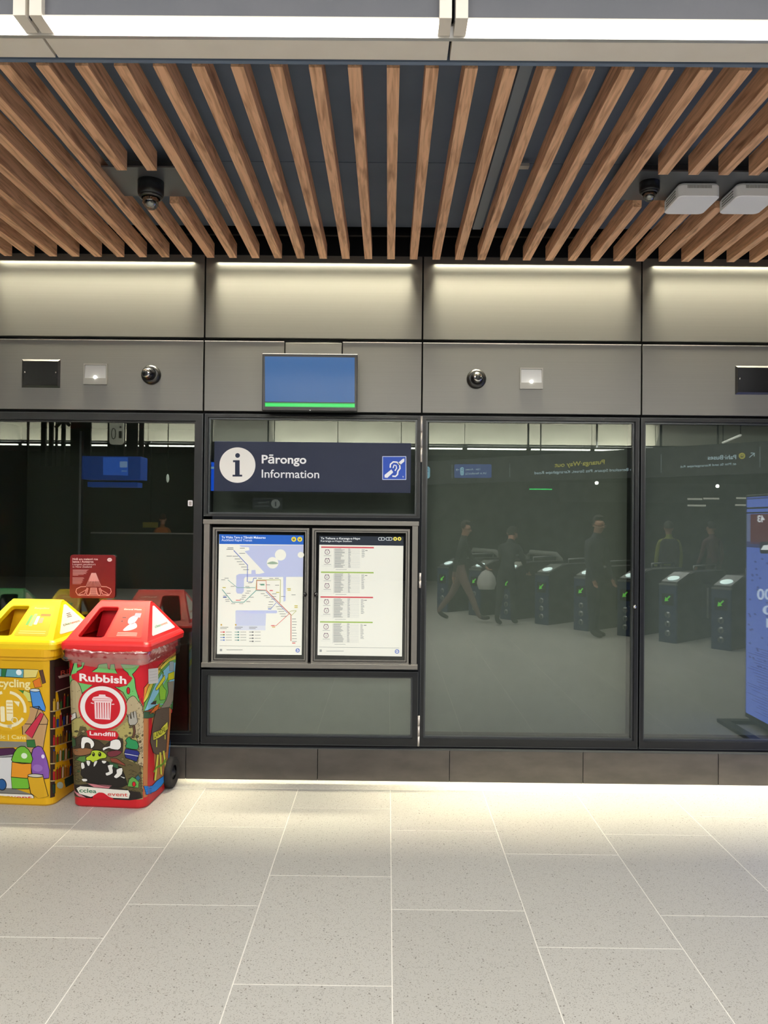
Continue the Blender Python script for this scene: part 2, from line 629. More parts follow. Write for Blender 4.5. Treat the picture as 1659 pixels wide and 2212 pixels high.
def tile_at(k, y0, y1):
    y1 = min(y1, YEND)
    if y1 - y0 < 0.03:
        return
    L = round(y1 - y0 - J, 3)
    if L not in tile_mesh:
        bm = bx(-(TW - J) / 2, (TW - J) / 2, -L / 2, L / 2, -0.02, 0.0, bev=0.0012)
        me = bpy.data.meshes.new('tile'); bm.to_mesh(me); bm.free(); me.materials.append(M['tile']); tile_mesh[L] = me
    o = bpy.data.objects.new('tile', tile_mesh[L]); C.objects.link(o); o.parent = floor
    o.location = (TX0 + (k + 0.5) * TW, (y0 + y1) / 2, 0)


field = newbm()
for k in range(-20, 22):
    ph = ph_tab.get(k, 4.1 + 0.296 * (k % 3))
    y = ph + 2 * TL
    while y > -12:
        y0 = y - TL
        if y0 < YEND:
            if -7 <= k <= 8 and y > -1.2:
                tile_at(k, y0, y)
            else:
                x0 = TX0 + k * TW
                box(field, x0 + J / 2, x0 + TW - J / 2, y0 + J / 2, min(y, YEND) - J / 2, -0.02, 0.0)
        y = y0
fo = obj('tile_field', field, 'tile', floor); fo['kind'] = 'stuff'
obj('grout_bed', bx(-12.1, 13.5, -12.5, 5.6, -0.12, -0.0010), 'grout', floor)
# pale border strip along the plinth
bxs = [-5.2, -3.6, -2.16, -0.66, 0.80, 2.31, 3.8, 5.4]
for a, b2 in zip(bxs[:-1], bxs[1:]):
    obj('border_tile', bx(a + 0.002, b2 - 0.002, YEND, PLY + 0.02, -0.02, 0.0005, bev=0.001), 'border', floor)

# ---------------------------------------------------------------- wall: plinth, panels
wall = struct('wall_back')
XL, XR = -4.235, 4.675
zp = on_wall(903, 1621, PLY).z
pj = [on_wall(x, 1660, PLY).x for x in (401, 686, 971, 1259.5, 1552)]
pj = [pj[0] - 0.86 * 2 - 1.0, pj[0] - 0.86 * 2, pj[0] - 0.86] + pj + [pj[-1] + 0.88, pj[-1] + 1.76]
for a, b2 in zip(pj[:-1], pj[1:]):
    bm = bx(a + 0.002, b2 - 0.002, PLY, PLY + 0.05, 0.0, zp, bev=0.002)
    obj('plinth_block', bm, 'plinth', wall)
obj('plinth_cap', bx(pj[0], pj[-1], PLY - 0.002, PLY + 0.1, zp, zp + 0.006), 'frame_edge', wall)
z_j1 = on_wall(913, 733).z; z_j2 = on_wall(913, 741).z; z_rb = on_wall(908, 892).z
bx_tv = [on_wall(615.5, 750).x, on_wall(739.5, 750).x]
for i, (a, b2) in enumerate(zip(BAYS[:-1], BAYS[1:])):
    bm = bx(a + 0.005, b2 - 0.005, WY, WY + 0.03, z_j1, CZ + 0.10, bev=0.003)
    obj('upper_panel', bm, 'bronze', wall)
    if i == 2:
        segs = ((a + 0.005, bx_tv[0] - 0.004), (bx_tv[1] + 0.004, b2 - 0.005))
        zc = on_wall(680, 800).z
        obj('access_panel', bx(bx_tv[0] + 0.004, bx_tv[1] - 0.004, WY - 0.008, WY + 0.02, zc, z_j2 - 0.006, bev=0.002), 'bronze', wall)
        obj('lower_panel', bx(bx_tv[0] - 0.004, bx_tv[1] + 0.004, WY - 0.008, WY + 0.02, z_rb, zc - 0.006, bev=0.002), 'bronze', wall)
    else:
        segs = ((a + 0.005, b2 - 0.005),)
    for s0, s1 in segs:
        obj('lower_panel', bx(s0, s1, WY - 0.008, WY + 0.02, z_rb, z_j2, bev=0.002), 'bronze', wall)
        obj('panel_edge_glint', bx(s0, s1, WY - 0.0095, WY - 0.004, z_j2 - 0.004, z_j2 + 0.001), 'bright_edge', wall)  # bright strip stands in for light caught on the panel's bevelled top edge
# black carcass behind the joints (stops above the glazing)
obj('carcass', bx(XL, XR, WY + 0.035, WY + 0.09, z_rb - 0.02, CZ + 0.5), 'dark', wall)
obj('base_rail', bx(XL, XR, WY + 0.02, WY + 0.1, zp - 0.05, zp + 0.03), 'dark', wall)

# ---------------------------------------------------------------- glazed bays
FY0 = 5.215   # frame front


def glazed(name, xa, xb, za, zb, depth, back='backing', t=0.034, tb=0.045, inner=0.012, bottom_ledge=True):
    """frame, pane and the recess behind it"""
    s = struct(name, ((xa + xb) / 2, GY, za))
    bm = newbm()
    ring(bm, xa, xb, za, zb, t, FY0, GY + 0.02, tb=tb)
    obj('outer_frame', bm, 'frame', s)
    bm = newbm()
    ring(bm, xa + t, xb - t, za + tb, zb - t, inner, GY - 0.014, GY + 0.012)
    obj('glazing_bead', bm, 'frame_edge' if back == 'backing' else 'frame', s)
    bm = newbm()
    ring(bm, xa, xb, za, zb, 0.003, FY0 - 0.001, FY0 + 0.006)
    obj('edge_trim', bm, 'frame_edge', s)
    obj('pane', bx(xa + t, xb - t, GY, GY + 0.008, za + tb, zb - t), 'glass', s)
    ia, ib, ja, jb = xa + t + 0.004, xb - t - 0.004, za + tb + 0.004, zb - t - 0.004
    bm = newbm()
    box(bm, ia - 0.01, ia, GY + 0.012, GY + depth, ja, jb)
    box(bm, ib, ib + 0.01, GY + 0.012, GY + depth, ja, jb)
    box(bm, ia, ib, GY + 0.012, GY + depth, jb, jb + 0.01)
    box(bm, ia, ib, GY + 0.012, GY + depth, ja - 0.01, ja)
    obj('reveal', bm, 'frame' if back == 'backing' else 'void', s)
    obj('backing_panel', bx(ia - 0.01, ib + 0.01, GY + depth, GY + depth + 0.02, ja - 0.01, jb + 0.01), back, s)
    return s


zt = on_wall(908, 898, FY0).z
zb_ = on_wall(903, 1612, FY0).z
G = 0.006
x_s = BAYS
win1 = glazed('window_1', x_s[1] + G, x_s[2] - G, zb_, zt, 0.45, back='void', t=0.05, tb=0.06)
win0 = glazed('window_6', x_s[0] + G, x_s[1] - G, zb_, zt, 0.45, back='void', t=0.05, tb=0.06)
z_up = on_wall(670, 1117, FY0).z
z_lo = on_wall(670, 1449, FY0).z
glazed('window_2', x_s[2] + G, x_s[3] - G, z_up, zt, 0.13, t=0.022, tb=0.016)
glazed('window_5', x_s[2] + G, x_s[3] - G, zb_, z_lo, 0.03, t=0.036, tb=0.05)
glazed('window_3', x_s[3] + G, x_s[4] - G, zb_, zt, 0.13, t=0.026, tb=0.052)
glazed('window_4', x_s[4] + G, x_s[5] - G, zb_, zt, 0.13, t=0.026, tb=0.052)
glazed('window_7', x_s[5] + G, x_s[6] - G, zb_, zt, 0.13, t=0.026, tb=0.052)
# mullion seen through the dark bay
mx_ = on_wall(176, 1000, 5.6).x
obj('mullion', bx(mx_ - 0.008, mx_ + 0.008, 5.58, 5.62, 0.35, 2.38), 'far_grey', win1)
# hinges on the door-like third bay, and the little lock on its right stile
w3 = bpy.data.objects['window_3']
for y0, y1 in ((898, 998), (1237, 1270), (1546, 1612)):
    a = on_wall(908.5, y0, FY0 - 0.01); b2 = on_wall(904.5, y1, FY0 - 0.01)
    bm = newbm()
    n_seg = 3 if y1 - y0 > 50 else 2
    for k in range(n_seg):
        za = b2.z + (a.z - b2.z) * k / n_seg
        lathe(bm, [(0, 0), (0.008, 0), (0.008, (a.z - b2.z) / n_seg - 0.002), (0, (a.z - b2.z) / n_seg - 0.002)], Matrix.Translation((x_s[3] + 0.0, FY0 - 0.006, za)), seg=12)
    obj('hinge', bm, 'hinge', w3)
q = on_wall(1371, 1311, FY0 - 0.004)
bm = newbm(); lathe(bm, [(0.012, 0), (0.012, 0.008), (0.006, 0.012), (0, 0.012)], Matrix.Translation((q.x, FY0, q.z)) @ Matrix.Rotation(PI / 2, 4, 'X'), seg=16)
obj('lock', bm, 'chrome', w3)

# ---------------------------------------------------------------- slatted ceiling
ceil = struct('ceiling', (0, 4.0, CZ))
SX0, SP, SWD, SH = -0.022, 0.1517, 0.0505, 0.097
SY0, SY1 = 2.965, 5.150
slat_mesh = {}


def slat(k, y0, y1):
    L = round(y1 - y0, 3)
    if L not in slat_mesh:
        bm = bx(0, SWD, 0, L, 0, SH, bev=0.0015)
        me = bpy.data.meshes.new('slat'); bm.to_mesh(me); bm.free(); me.materials.append(M['wood']); slat_mesh[L] = me
    o = bpy.data.objects.new('slat', slat_mesh[L]); C.objects.link(o); o.parent = ceil
    o.location = Vector((SX0 + k * SP, y0, CZ)) - ceil.location


CUT0, CUT1 = 3.862, 4.262
for k in range(-22, 23):
    if k in (-9, -8) or 9 <= k <= 14:
        slat(k, SY0, CUT0); slat(k, CUT1, SY1)
    else:
        slat(k, SY0, SY1)
PX = [(SX0 - 10 * SP + SWD + 0.003, SX0 - 7 * SP - 0.003), (SX0 + 8 * SP + SWD + 0.003, SX0 + 15 * SP - 0.003)]
for a, b2 in PX:
    obj('device_plate', bx(a, b2, CUT0 + 0.045, CUT1 - 0.003, CZ + 0.038, CZ + 0.046), 'plate', ceil)
# dark boards above the slats
zpl = CZ + 0.16
yj = on_level(830, 351, zpl).y
obj('plenum_board', bx(-5, 5.5, SY0 - 0.02, yj - 0.004, zpl, zpl + 0.02), 'plenum', ceil)
obj('plenum_board', bx(-5, 5.5, yj + 0.004, 5.0, zpl, zpl + 0.02), 'plenum', ceil)
obj('plenum_lid', bx(-5, 5.5, SY0 - 0.02, 5.3, zpl + 0.12, zpl + 0.14), 'dark', ceil)
for px in (1075, 1250, 1400):
    xq = on_level(px, 300, zpl - 0.01).x
    obj('cable_tray', bx(xq, xq + 0.055, SY0 + 0.02, 4.95, zpl - 0.03, zpl - 0.005), 'plenum_light', ceil)
q = on_level(1131, 356, zpl - 0.03)
obj('tray_bracket', bx(q.x - 0.028, q.x + 0.028, q.y - 0.02, q.y + 0.02, zpl - 0.045, zpl - 0.03), 'alu', ceil)
for k in range(-3, 4):
    xq = SX0 + 0.75 * k * 2
    obj('support_batten', bx(-5, 5.5, 3.3 + 0.28 * (k + 3), 3.33 + 0.28 * (k + 3), CZ + SH + 0.002, CZ + SH + 0.02), 'dark', ceil) if k == 3 else None
# black angle at the near ends
obj('edge_angle', bx(-5, 5.5, 2.925, 2.945, CZ + 0.0, CZ + 0.2), 'plenum', ceil)
obj('edge_angle', bx(-5, 5.5, 2.945, SY0 - 0.004, CZ + 0.03, CZ + 0.2), 'plenum_light', ceil)
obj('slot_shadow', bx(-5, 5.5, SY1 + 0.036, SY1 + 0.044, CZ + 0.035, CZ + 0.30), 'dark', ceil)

# soffit panels, lit trough and bulkhead above the viewer
ORD = ['first', 'second', 'third', 'fourth', 'fifth', 'sixth', 'seventh', 'eighth', 'ninth', 'tenth', 'eleventh', 'twelfth', 'thirteenth', 'fourteenth', 'fifteenth', 'sixteenth', 'seventeenth']
PIT = [0.213 + 1.497 * k for k in range(-4, 5)]
YB0, YB1 = 2.79, 2.918
for a, b2 in zip(PIT[:-1], PIT[1:]):
    obj('soffit_panel', bx(a + 0.005, b2 - 0.005, YB0, YB1, CZ + 0.003, CZ + 0.05, bev=0.002), 'soffit', ceil)
    obj('bulkhead_panel', bx(a + 0.005, b2 - 0.005, 2.70, 2.72, CZ + 0.014, CZ + 1.0), 'bulk', ceil)
    bm = newbm()
    for s0, s1 in ((a + 0.007, a + 0.05), (b2 - 0.05, b2 - 0.007)):
        box(bm, s0, s1, 2.6995, 2.7715, CZ + 0.004, CZ + 0.05)
        box(bm, s0, s1, 2.672, 2.6995, CZ + 0.004, CZ + 1.0)
    obj('light_rib', bm, 'soffit', ceil)
obj('soffit_lip', bx(-5.8, 6.2, 2.772, 2.79, CZ - 0.004, CZ + 0.05), 'alu', ceil)
obj('trough_back', bx(-5.8, 6.2, 2.745, 2.80, CZ + 0.05, CZ + 0.4), 'dark', ceil)
for a, b2 in zip(PIT[:-1], PIT[1:]):
    s = thing('linear_light', ((a + b2) / 2, 2.72, CZ), 'white ceiling light strip above the slats, ' + ('long one left of the middle joint' if abs(a + 1.284) < 0.1 else 'right of the middle joint' if abs(a - 0.213) < 0.1 else 'short stub at the top left corner' if abs(a + 2.781) < 0.1 else 'out of view, ' + ORD[PIT.index(a)] + ' of the row'), 'light', 'linear lights in the bulkhead over the slats')
    obj('diffuser', bx(a + 0.052, b2 - 0.052, 2.686, 2.768, CZ + 0.004, CZ + 0.010), 'lamp', s)
    obj('housing', bx(a + 0.052, b2 - 0.052, 2.684, 2.770, CZ + 0.0101, CZ + 0.014), 'soffit', s)
# high ceiling of the concourse and shell
obj('high_ceiling', bx(-12, 13, -12, 2.72, CZ + 1.0, CZ + 1.05), 'far_grey', ceil)
for nm, a in (('wall_left', (-12.1, -12.0, -12, 5.3, 0, 4.5)), ('wall_right', (13.0, 13.1, -12, 5.3, 0, 4.5)), ('wall_front', (-12, 13, -12.1, -12.0, 0, 4.5))):
    o = obj(nm, bx(*a), 'farwall'); o['kind'] = 'structure'
for nm, a in (('wall_back_left', (-12.0, XL, 5.24, 5.3, 0, 4.5)), ('wall_back_right', (XR, 13.0, 5.24, 5.3, 0, 4.5))):
    o = obj(nm, bx(*a), 'farwall'); o['kind'] = 'structure'

# far bulkhead across the concourse, mirrored in the glass
farb = struct('ceiling_far', (0, -7.5, CZ))
YF = -7.5
xa = in_glass(593, 930, 18.0).x
fj = [xa + 1.487 * k for k in range(-8, 9)]
x_l0, x_l1 = in_glass(30, 930, 18).x, in_glass(322, 930, 18).x
x_r1 = in_glass(1396, 930, 18).x
for a, b2 in zip(fj[:-1], fj[1:]):
    obj('bulkhead_panel', bx(a + 0.008, b2 - 0.008, YF - 0.03, YF, CZ + 0.06, CZ + 0.98), 'bulk_far', farb)
    lit = (a > xa - 0.1 and a < x_r1 - 0.4) or (a < x_l1 and b2 > x_l0)
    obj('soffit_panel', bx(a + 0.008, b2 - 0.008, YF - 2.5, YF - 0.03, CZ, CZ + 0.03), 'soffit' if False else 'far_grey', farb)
    if lit:
        s = thing('cove_light', ((a + b2) / 2, YF + 0.05, CZ - 0.06), 'thin bright cove light line mirrored in the glass, ' + ORD[fj.index(a)] + ' panel of the far bulkhead', 'light', 'cove lights across the concourse')
        obj('diffuser', bx(a + 0.06, b2 - 0.06, YF + 0.02, YF + 0.10, CZ - 0.075, CZ - 0.045), 'lamp_soft', s)
        obj('housing', bx(a + 0.03, b2 - 0.03, YF + 0.0, YF + 0.115, CZ - 0.045, CZ - 0.02), 'dark', s)
        area_light('cove_uplight', ((a + b2) / 2, YF + 0.045, CZ + 0.0), b2 - a - 0.12, 0.03, 600, (1.0, 0.98, 0.88), rot=(PI + 0.62, 0, 0), spread=75)

# ================================================================== THINGS ON THE WALL
# ---------------------------------------------------------------- poster cabinet of the second bay
c0 = on_wall(441, 1122, 5.20); c1 = on_wall(902, 1446, 5.20)
cab = thing('poster_cabinet', ((c0.x + c1.x) / 2, 5.2, c1.z), 'grey metal cabinet with two glazed doors, holding the map and the timetable', 'cabinet')
X0, X1 = x_s[2] + 0.008, x_s[3] - 0.012
Z0, Z1 = c1.z, c0.z
bm = newbm()
box(bm, X0, X1, 5.188, 5.26, Z1 - 0.030, Z1, bev=0.002)
box(bm, X0, X1, 5.188, 5.26, Z0, Z0 + 0.032, bev=0.002)
box(bm, X0 + 0.006, X0 + 0.044, 5.195, 5.26, Z0 + 0.032, Z1 - 0.030)
box(bm, X1 - 0.044, X1 - 0.006, 5.195, 5.26, Z0 + 0.032, Z1 - 0.030)
obj('outer_frame', bm, 'frame_mid', cab)
obj('back_plate', bx(X0, X1, 5.25, 5.27, Z0, Z1), 'dark', cab)
dz0 = on_wall(560, 1432, 5.2).z; dz1 = on_wall(560, 1140, 5.2).z
for i, (pa, pb) in enumerate(((458, 666), (673, 884))):
    xa_, xb_ = on_wall(pa, 1290, 5.2).x, on_wall(pb, 1290, 5.2).x
    bm = newbm()
    ring(bm, xa_, xb_, dz0, dz1, 0.014, 5.198, 5.23)
    ring(bm, xa_ + 0.018, xb_ - 0.018, dz0 + 0.018, dz1 - 0.018, 0.008, 5.204, 5.23)
    d = obj('door', bm, 'frame_mid', cab)
    obj('door_pane', bx(xa_ + 0.024, xb_ - 0.024, 5.212, 5.216, dz0 + 0.024, dz1 - 0.024), thin_glass('poster_glass', (0.97, 0.98, 0.97), 0.03), d)
    obj('door_rebate', bx(xa_ + 0.012, xb_ - 0.012, 5.236, 5.242, dz0 + 0.012, dz1 - 0.012), 'dark', d)
    q = on_wall(659 if i == 0 else 682, 1284, 5.2)
    bm = newbm(); lathe(bm, [(0.014, 0), (0.014, 0.01), (0.009, 0.016), (0.009, 0.03), (0, 0.032)], Matrix.Translation((q.x, 5.204, q.z)) @ Matrix.Rotation(PI / 2, 4, 'X'), seg=18)
    obj('knob', bm, 'blackgloss', d)

PY = 5.232
ZX, ZY, ZS = 430, 1120, 3.456
# transit map
A = Art(ZX, ZY, ZS)
cream, sea = (232, 229, 220), (183, 188, 222)
A.poly([(150, 118), (781, 126), (766, 1019), (133, 1012)], cream, 0)
A.poly([(151, 118), (781, 126), (780, 196), (151, 190)], (24, 92, 190), 1)
A.text('Te Waka Tere o Tāmaki Makaurau', 168, 496, 148, 131, (240, 244, 250), 3, 0.012, dy=3)
A.text('Auckland Rapid Transit', 168, 396, 168, 152, (232, 238, 250), 3, 0.0, dy=3)
for x in (707, 752):
    A.disc(x, 155, 18, 18, (240, 214, 50), 2); A.rrect(x - 8, 146, x + 8, 163, 3, (30, 40, 80), 3); A.rect(x - 5, 149, x + 5, 156, (240, 214, 50), 4)
A.poly([(300, 200), (779, 200), (776, 436), (650, 436), (640, 430), (450, 414), (490, 405), (340, 245), (376, 236), (372, 215), (312, 212)], sea, 1)
A.poly([(300, 414), (390, 414), (392, 386), (420, 384), (424, 414), (490, 414), (650, 432), (650, 437), (345, 436), (336, 450), (334, 545), (320, 562), (285, 560), (276, 545), (278, 425)], sea, 1)
A.poly([(628, 436), (650, 436), (646, 615), (630, 622)], sea, 1)
A.rrect(272, 686, 583, 708, 10, sea, 1); A.poly([(272, 690), (500, 690), (500, 722), (496, 800), (272, 800)], (192, 196, 222), 1)
A.poly([(272, 800), (496, 800), (496, 835), (272, 835)], (208, 210, 224), 1)
A.disc(608, 272, 42, 42, cream, 2); A.disc(549, 331, 43, 43, cream, 2); A.disc(760, 272, 24, 22, cream, 2)
A.poly([(507, 336), (549, 320), (591, 336), (549, 342)], (150, 170, 150), 3, sm=3)
blue, teal, olive, red_, green_ = (110, 125, 185), (110, 160, 155), (170, 170, 110), (200, 105, 105), (130, 160, 110)
A.stroke([(258, 238), (362, 348), (360, 472), (400, 474), (408, 446), (430, 446)], 6, blue, 3)
A.stroke([(215, 458), (285, 516), (420, 516)], 4, teal, 3)
A.stroke([(172, 530), (250, 625), (335, 625), (425, 538), (500, 538)], 6, teal, 3)
A.stroke([(425, 536), (428, 460), (608, 458), (604, 630)], 6, olive, 3)
A.stroke([(430, 530), (432, 464), (500, 464), (503, 535), (430, 532)], 5, red_, 4)
A.stroke([(503, 538), (686, 720), (686, 915)], 7, (190, 120, 110), 3)
A.stroke([(498, 546), (660, 706)], 4, blue, 4)
A.stroke([(575, 630), (535, 676)], 4, blue, 3)
A.stroke([(725, 690), (690, 724), (664, 704), (690, 690), (726, 688)], 4, olive, 3)
A.stroke([(672, 712), (575, 800), (535, 800)], 4, red_, 3)
rr = random.Random(3)


def tick(x, y, w_=34, c=(90, 92, 100)):
    A.stroke([(x, y), (x + w_, y)], 3.2, c, 3)


for i in range(6):
    tick(250 + i * 16, 282 + i * 20, 42)
tick(205, 230, 52, (40, 40, 44)); tick(212, 219, 44, (40, 40, 44)); tick(205, 281, 40); tick(305, 222, 36); tick(300, 260, 44)
for i in range(6):
    tick(545 - i * 8 + (i % 3) * 4, 560 + i * 0 + i * 20 + 6 - 4, 34)
for i in range(5):
    tick(575 + i * 9, 630 + 0 + i * 18 + 28, 44)
for i in range(9):
    tick(694, 750 + i * 21, 26 + rr.randint(0, 10))
for x, y in ((165, 458), (190, 446), (236, 507), (345, 508), (352, 518), (356, 542), (345, 557), (322, 574), (318, 588), (305, 602), (205, 558), (180, 576), (178, 590), (195, 605), (198, 618), (240, 636), (300, 636), (352, 620), (378, 588), (440, 447), (524, 448), (565, 447), (500, 496), (568, 498), (450, 490), (365, 480), (612, 582), (460, 561), (484, 576), (500, 590), (655, 525), (690, 570)):
    tick(x, y, 30)
for x, y, c in ((175, 516, (190, 175, 60)), (660, 524, (190, 175, 60)), (575, 552, (190, 175, 60)), (660, 535, (190, 175, 60)), (712, 652, (190, 175, 60)), (712, 664, (190, 175, 60)), (545, 810, (200, 160, 60)), (527, 538, (200, 50, 60)), (695, 930, (200, 50, 60)), (540, 800, (200, 50, 60)), (515, 675, (40, 80, 170)), (180, 586, (40, 80, 170))):
    A.stroke([(x, y), (x + 24, y)], 6, c, 4)
A.rect(275, 608, 310, 613, (200, 60, 60), 4); A.rect(458, 488, 488, 500, (110, 160, 140), 3)
A.disc(166, 794, 6, 6, (190, 150, 30), 3); A.disc(274, 794, 6, 6, (190, 150, 30), 3)
for x0 in (158, 266, 374):
    tick(x0, 812, 60, (70, 70, 72)); tick(x0, 822, 48, (110, 110, 112))
    for i, c in enumerate(((200, 50, 60), (120, 130, 60), (40, 90, 170), (90, 120, 190)) if x0 < 200 else ((70, 130, 130),) * 4 if x0 < 300 else ((90, 90, 96),) * 4):
        yy = 848 + i * (20 if x0 != 374 else 23)
        A.stroke([(x0, yy), (x0 + 34, yy)], 4, c, 3); A.stroke([(x0 + 22, yy), (x0 + 32, yy)], 10, c, 4); tick(x0 + 42, yy, 44, (130, 130, 132))
A.stroke([(152, 950), (758, 956)], 2, (110, 110, 112), 2)
A.rect(155, 974, 172, 990, (150, 150, 150), 2); tick(205, 981, 120)
for i in range(3):
    A.arc(736, 985, 13, 13, 0, 360, 5, (70, 110, 190), 3)
A.text('AT', 724, 748, 991, 979, (60, 100, 190), 4, 0.02)
post = A.build('transit_map', wallmap(PY), 'art_lit')
tag(post, 'backlit transit map with blue heading, behind the left door of the grey cabinet', 'poster')

A = Art(ZX, ZY, ZS)
A.poly([(899, 130), (1526, 137), (1515, 1030), (884, 1020)], (226, 223, 215), 0)
A.poly([(899, 130), (1526, 137), (1525, 204), (898, 196)], (24, 32, 48), 1)
A.text('Te Teihana o Karanga-a-Hape', 909, 1202, 155, 140, (238, 240, 244), 3, 0.012, dy=2)
A.text('Karanga-a-Hape Station', 909, 1140, 174, 160, (228, 230, 234), 3, 0.0, dy=2)
for x, t, hw1 in ((1362, '1', 2.4), (1418, '2', 5)):
    A.rrect(x - 25, 140, x + 25, 165, 12, (225, 228, 232), 2); A.rrect(x - 21, 143, x + 21, 162, 9, (24, 32, 48), 3); A.text(t, x - hw1, x + hw1, 159, 146, (230, 232, 236), 4, 0.02)
for x in (1464, 1496):
    A.disc(x, 152, 14, 14, (240, 220, 90), 2); A.rrect(x - 5, 146, x + 5, 158, 2, (60, 60, 40), 3)
for k, (y0, xs, c) in enumerate(((215, 912, (196, 60, 74)), (402, 910, (150, 176, 84)), (587, 906, (196, 60, 74)), (773, 903, (150, 176, 84)))):
    A.poly([(xs, y0 - 6), (xs + 393, y0 - 2), (xs + 393, y0 + 8), (xs, y0 + 4)], c, 2)
    for j, yy in enumerate((y0 + 36, y0 + 101)):
        A.arc(xs + 45, yy, 17, 17, 0, 360, 4, (120, 90, 110), 3); A.text(str(j + 1), xs + 45 - (2 if j == 0 else 5), xs + 45 + (2 if j == 0 else 5), yy + 6, yy - 6, (110, 100, 120), 3)
        A.stroke([(xs + 20, yy + 27), (xs + 74, yy + 27)], 3, (150, 150, 152), 2); A.stroke([(xs + 30, yy - 15), (xs + 38, yy - 20)], 3, (120, 90, 110), 3); A.stroke([(xs + 52, yy - 20), (xs + 60, yy - 15)], 3, (120, 90, 110), 3)
    for i in range(19):
        yy = y0 + 12 + i * 7.6
        if yy > y0 + 158: break
        A.stroke([(xs + 100, yy), (xs + 100 + rr.randint(45, 78), yy)], 2.6, (118, 118, 122), 3)
        A.stroke([(xs + 202, yy), (xs + 202 + rr.randint(12, 20), yy)], 2.6, (130, 130, 134), 3)
        A.stroke([(xs + 96, yy + 3.8), (xs + 290, yy + 3.8)], 0.9, (170, 170, 172), 2)
    for i in range(9 if k == 0 else 16):
        yy = y0 + 18 + i * 7
        A.stroke([(xs + 302, yy), (xs + 302 + rr.randint(14, 26), yy)], 2.4, (128, 128, 132), 3)
    A.stroke([(xs + 328, y0 + 24), (xs + 346, y0 + 24)], 4, (80, 80, 84), 3)
    A.stroke([(xs + 95, y0 + 12), (xs + 95, y0 + 160)], 1.4, (170, 170, 172), 2)
    A.stroke([(xs + 4, y0 + 140), (xs + 80, y0 + 140)], 1.2, (180, 180, 182), 2)
    A.stroke([(xs + 108, y0 + 166), (xs + 190, y0 + 166)], 2.4, (140, 140, 142), 2)
A.stroke([(898, 960), (1494, 967)], 2, (110, 110, 112), 2)
A.rect(900, 978, 916, 996, (150, 150, 150), 2)
A.stroke([(950, 990), (1080, 990)], 3, (130, 130, 134), 2)
for i in range(2):
    A.arc(1478, 993, 14, 14, 0, 360, 5, (70, 110, 190), 3)
A.text('AT', 1466, 1490, 999, 987, (60, 100, 190), 4, 0.02)
post = A.build('timetable_poster', wallmap(PY), 'art_lit')
tag(post, 'backlit white timetable with dark heading and red and green bars, behind the right door', 'poster')

# ---------------------------------------------------------------- information sign
sy = 5.10
q0, q1 = on_wall(463, 953, sy), on_wall(887, 1065, sy)
sign = thing('information_sign', ((q0.x + q1.x) / 2, sy, q1.z), 'navy blue information sign with white i disc, above the poster cabinet', 'sign')
obj('board', bx(q0.x, q1.x, sy, sy + 0.045, q1.z, q0.z, bev=0.003), 'navy', sign)
obj('bracket', bx(q0.x + 0.2, q0.x + 0.26, sy + 0.045, GY + 0.0, q1.z + 0.12, q0.z - 0.12), 'dark', sign)
obj('bracket', bx(q1.x - 0.26, q1.x - 0.2, sy + 0.045, GY + 0.0, q1.z + 0.12, q0.z - 0.12), 'dark', sign)
A = Art(430, 700, 3.318)
A.disc(275, 1011, 129, 127, (240, 238, 232), 1, n_=48)
nv = (24, 36, 62)
A.disc(276, 942, 17, 17, nv, 2)
A.poly([(243, 976), (291, 976), (291, 1080), (309, 1080), (309, 1093), (240, 1093), (240, 1080), (258, 1080), (258, 990), (243, 990)], nv, 2)
A.build('information_symbol', wallmap(sy - 0.0005), 'art_matt', sign)
A = Art(430, 700, 3.318)
A.text('Pārongo', 449, 769, 999, 938, (240, 241, 242), 2, 0.022, dy=3)
A.build('heading_lettering', wallmap(sy - 0.0005), 'art_matt', sign)
A = Art(430, 700, 3.318)
A.text('Information', 449, 861, 1101, 1043, (232, 234, 238), 2, 0.008, dy=4)
A.build('lettering', wallmap(sy - 0.0005), 'art_matt', sign)
A = Art(430, 700, 3.318)
A.rrect(1313, 947, 1485, 1117, 4, (200, 210, 236), 1); A.rrect(1318, 952, 1480, 1112, 3, (48, 84, 186), 2)
wh = (240, 242, 246)
A.poly([(1460, 966), (1472, 964), (1471, 985), (1440, 1012), (1425, 996)], wh, 3)
A.poly([(1329, 1082), (1378, 1042), (1392, 1062), (1350, 1102), (1330, 1100)], wh, 3)
A.stroke([(1370, 1030), (1372, 1005), (1392, 988), (1418, 990), (1438, 1008), (1440, 1035), (1425, 1055), (1422, 1078), (1408, 1092), (1385, 1090)], 11, wh, 3)
A.stroke([(1390, 1032), (1398, 1010), (1412, 1014), (1416, 1032), (1404, 1052)], 8, wh, 3)
A.text('T', 1457, 1468, 1103, 1091, wh, 3, 0.02)
A.build('hearing_loop_symbol', wallmap(sy - 0.0005), 'art_matt', sign)

# ---------------------------------------------------------------- wall display
ty = 5.06
q0, q1 = on_wall(567, 763.5, ty), on_wall(771, 888.5, ty)
tv = thing('wall_display', ((q0.x + q1.x) / 2, ty, q1.z), 'black framed screen showing plain blue with a green bar, above the information sign', 'screen')
obj('casing', bx(q0.x, q1.x, ty, ty + 0.07, q1.z, q0.z, bev=0.004), 'black', tv)
obj('top_strip', bx(q0.x, q1.x, ty - 0.001, ty + 0.03, q0.z - 0.003, q0.z + 0.001), 'bright_edge', tv)
obj('mount', bx(q0.x + 0.12, q1.x - 0.12, ty + 0.07, WY - 0.008, q1.z + 0.06, q0.z - 0.06), 'black', tv)
A = Art(430, 700, 3.318)
A.poly([(471, 232), (1115, 240), (1115, 562), (473, 556)], (42, 94, 150), 0)
A.build('blue_picture', wallmap(ty - 0.001), 'art_screen', tv)
A = Art(430, 700, 3.318)
A.poly([(472, 562), (1117, 568), (1117, 600), (472, 592)], (10, 170, 70), 0)
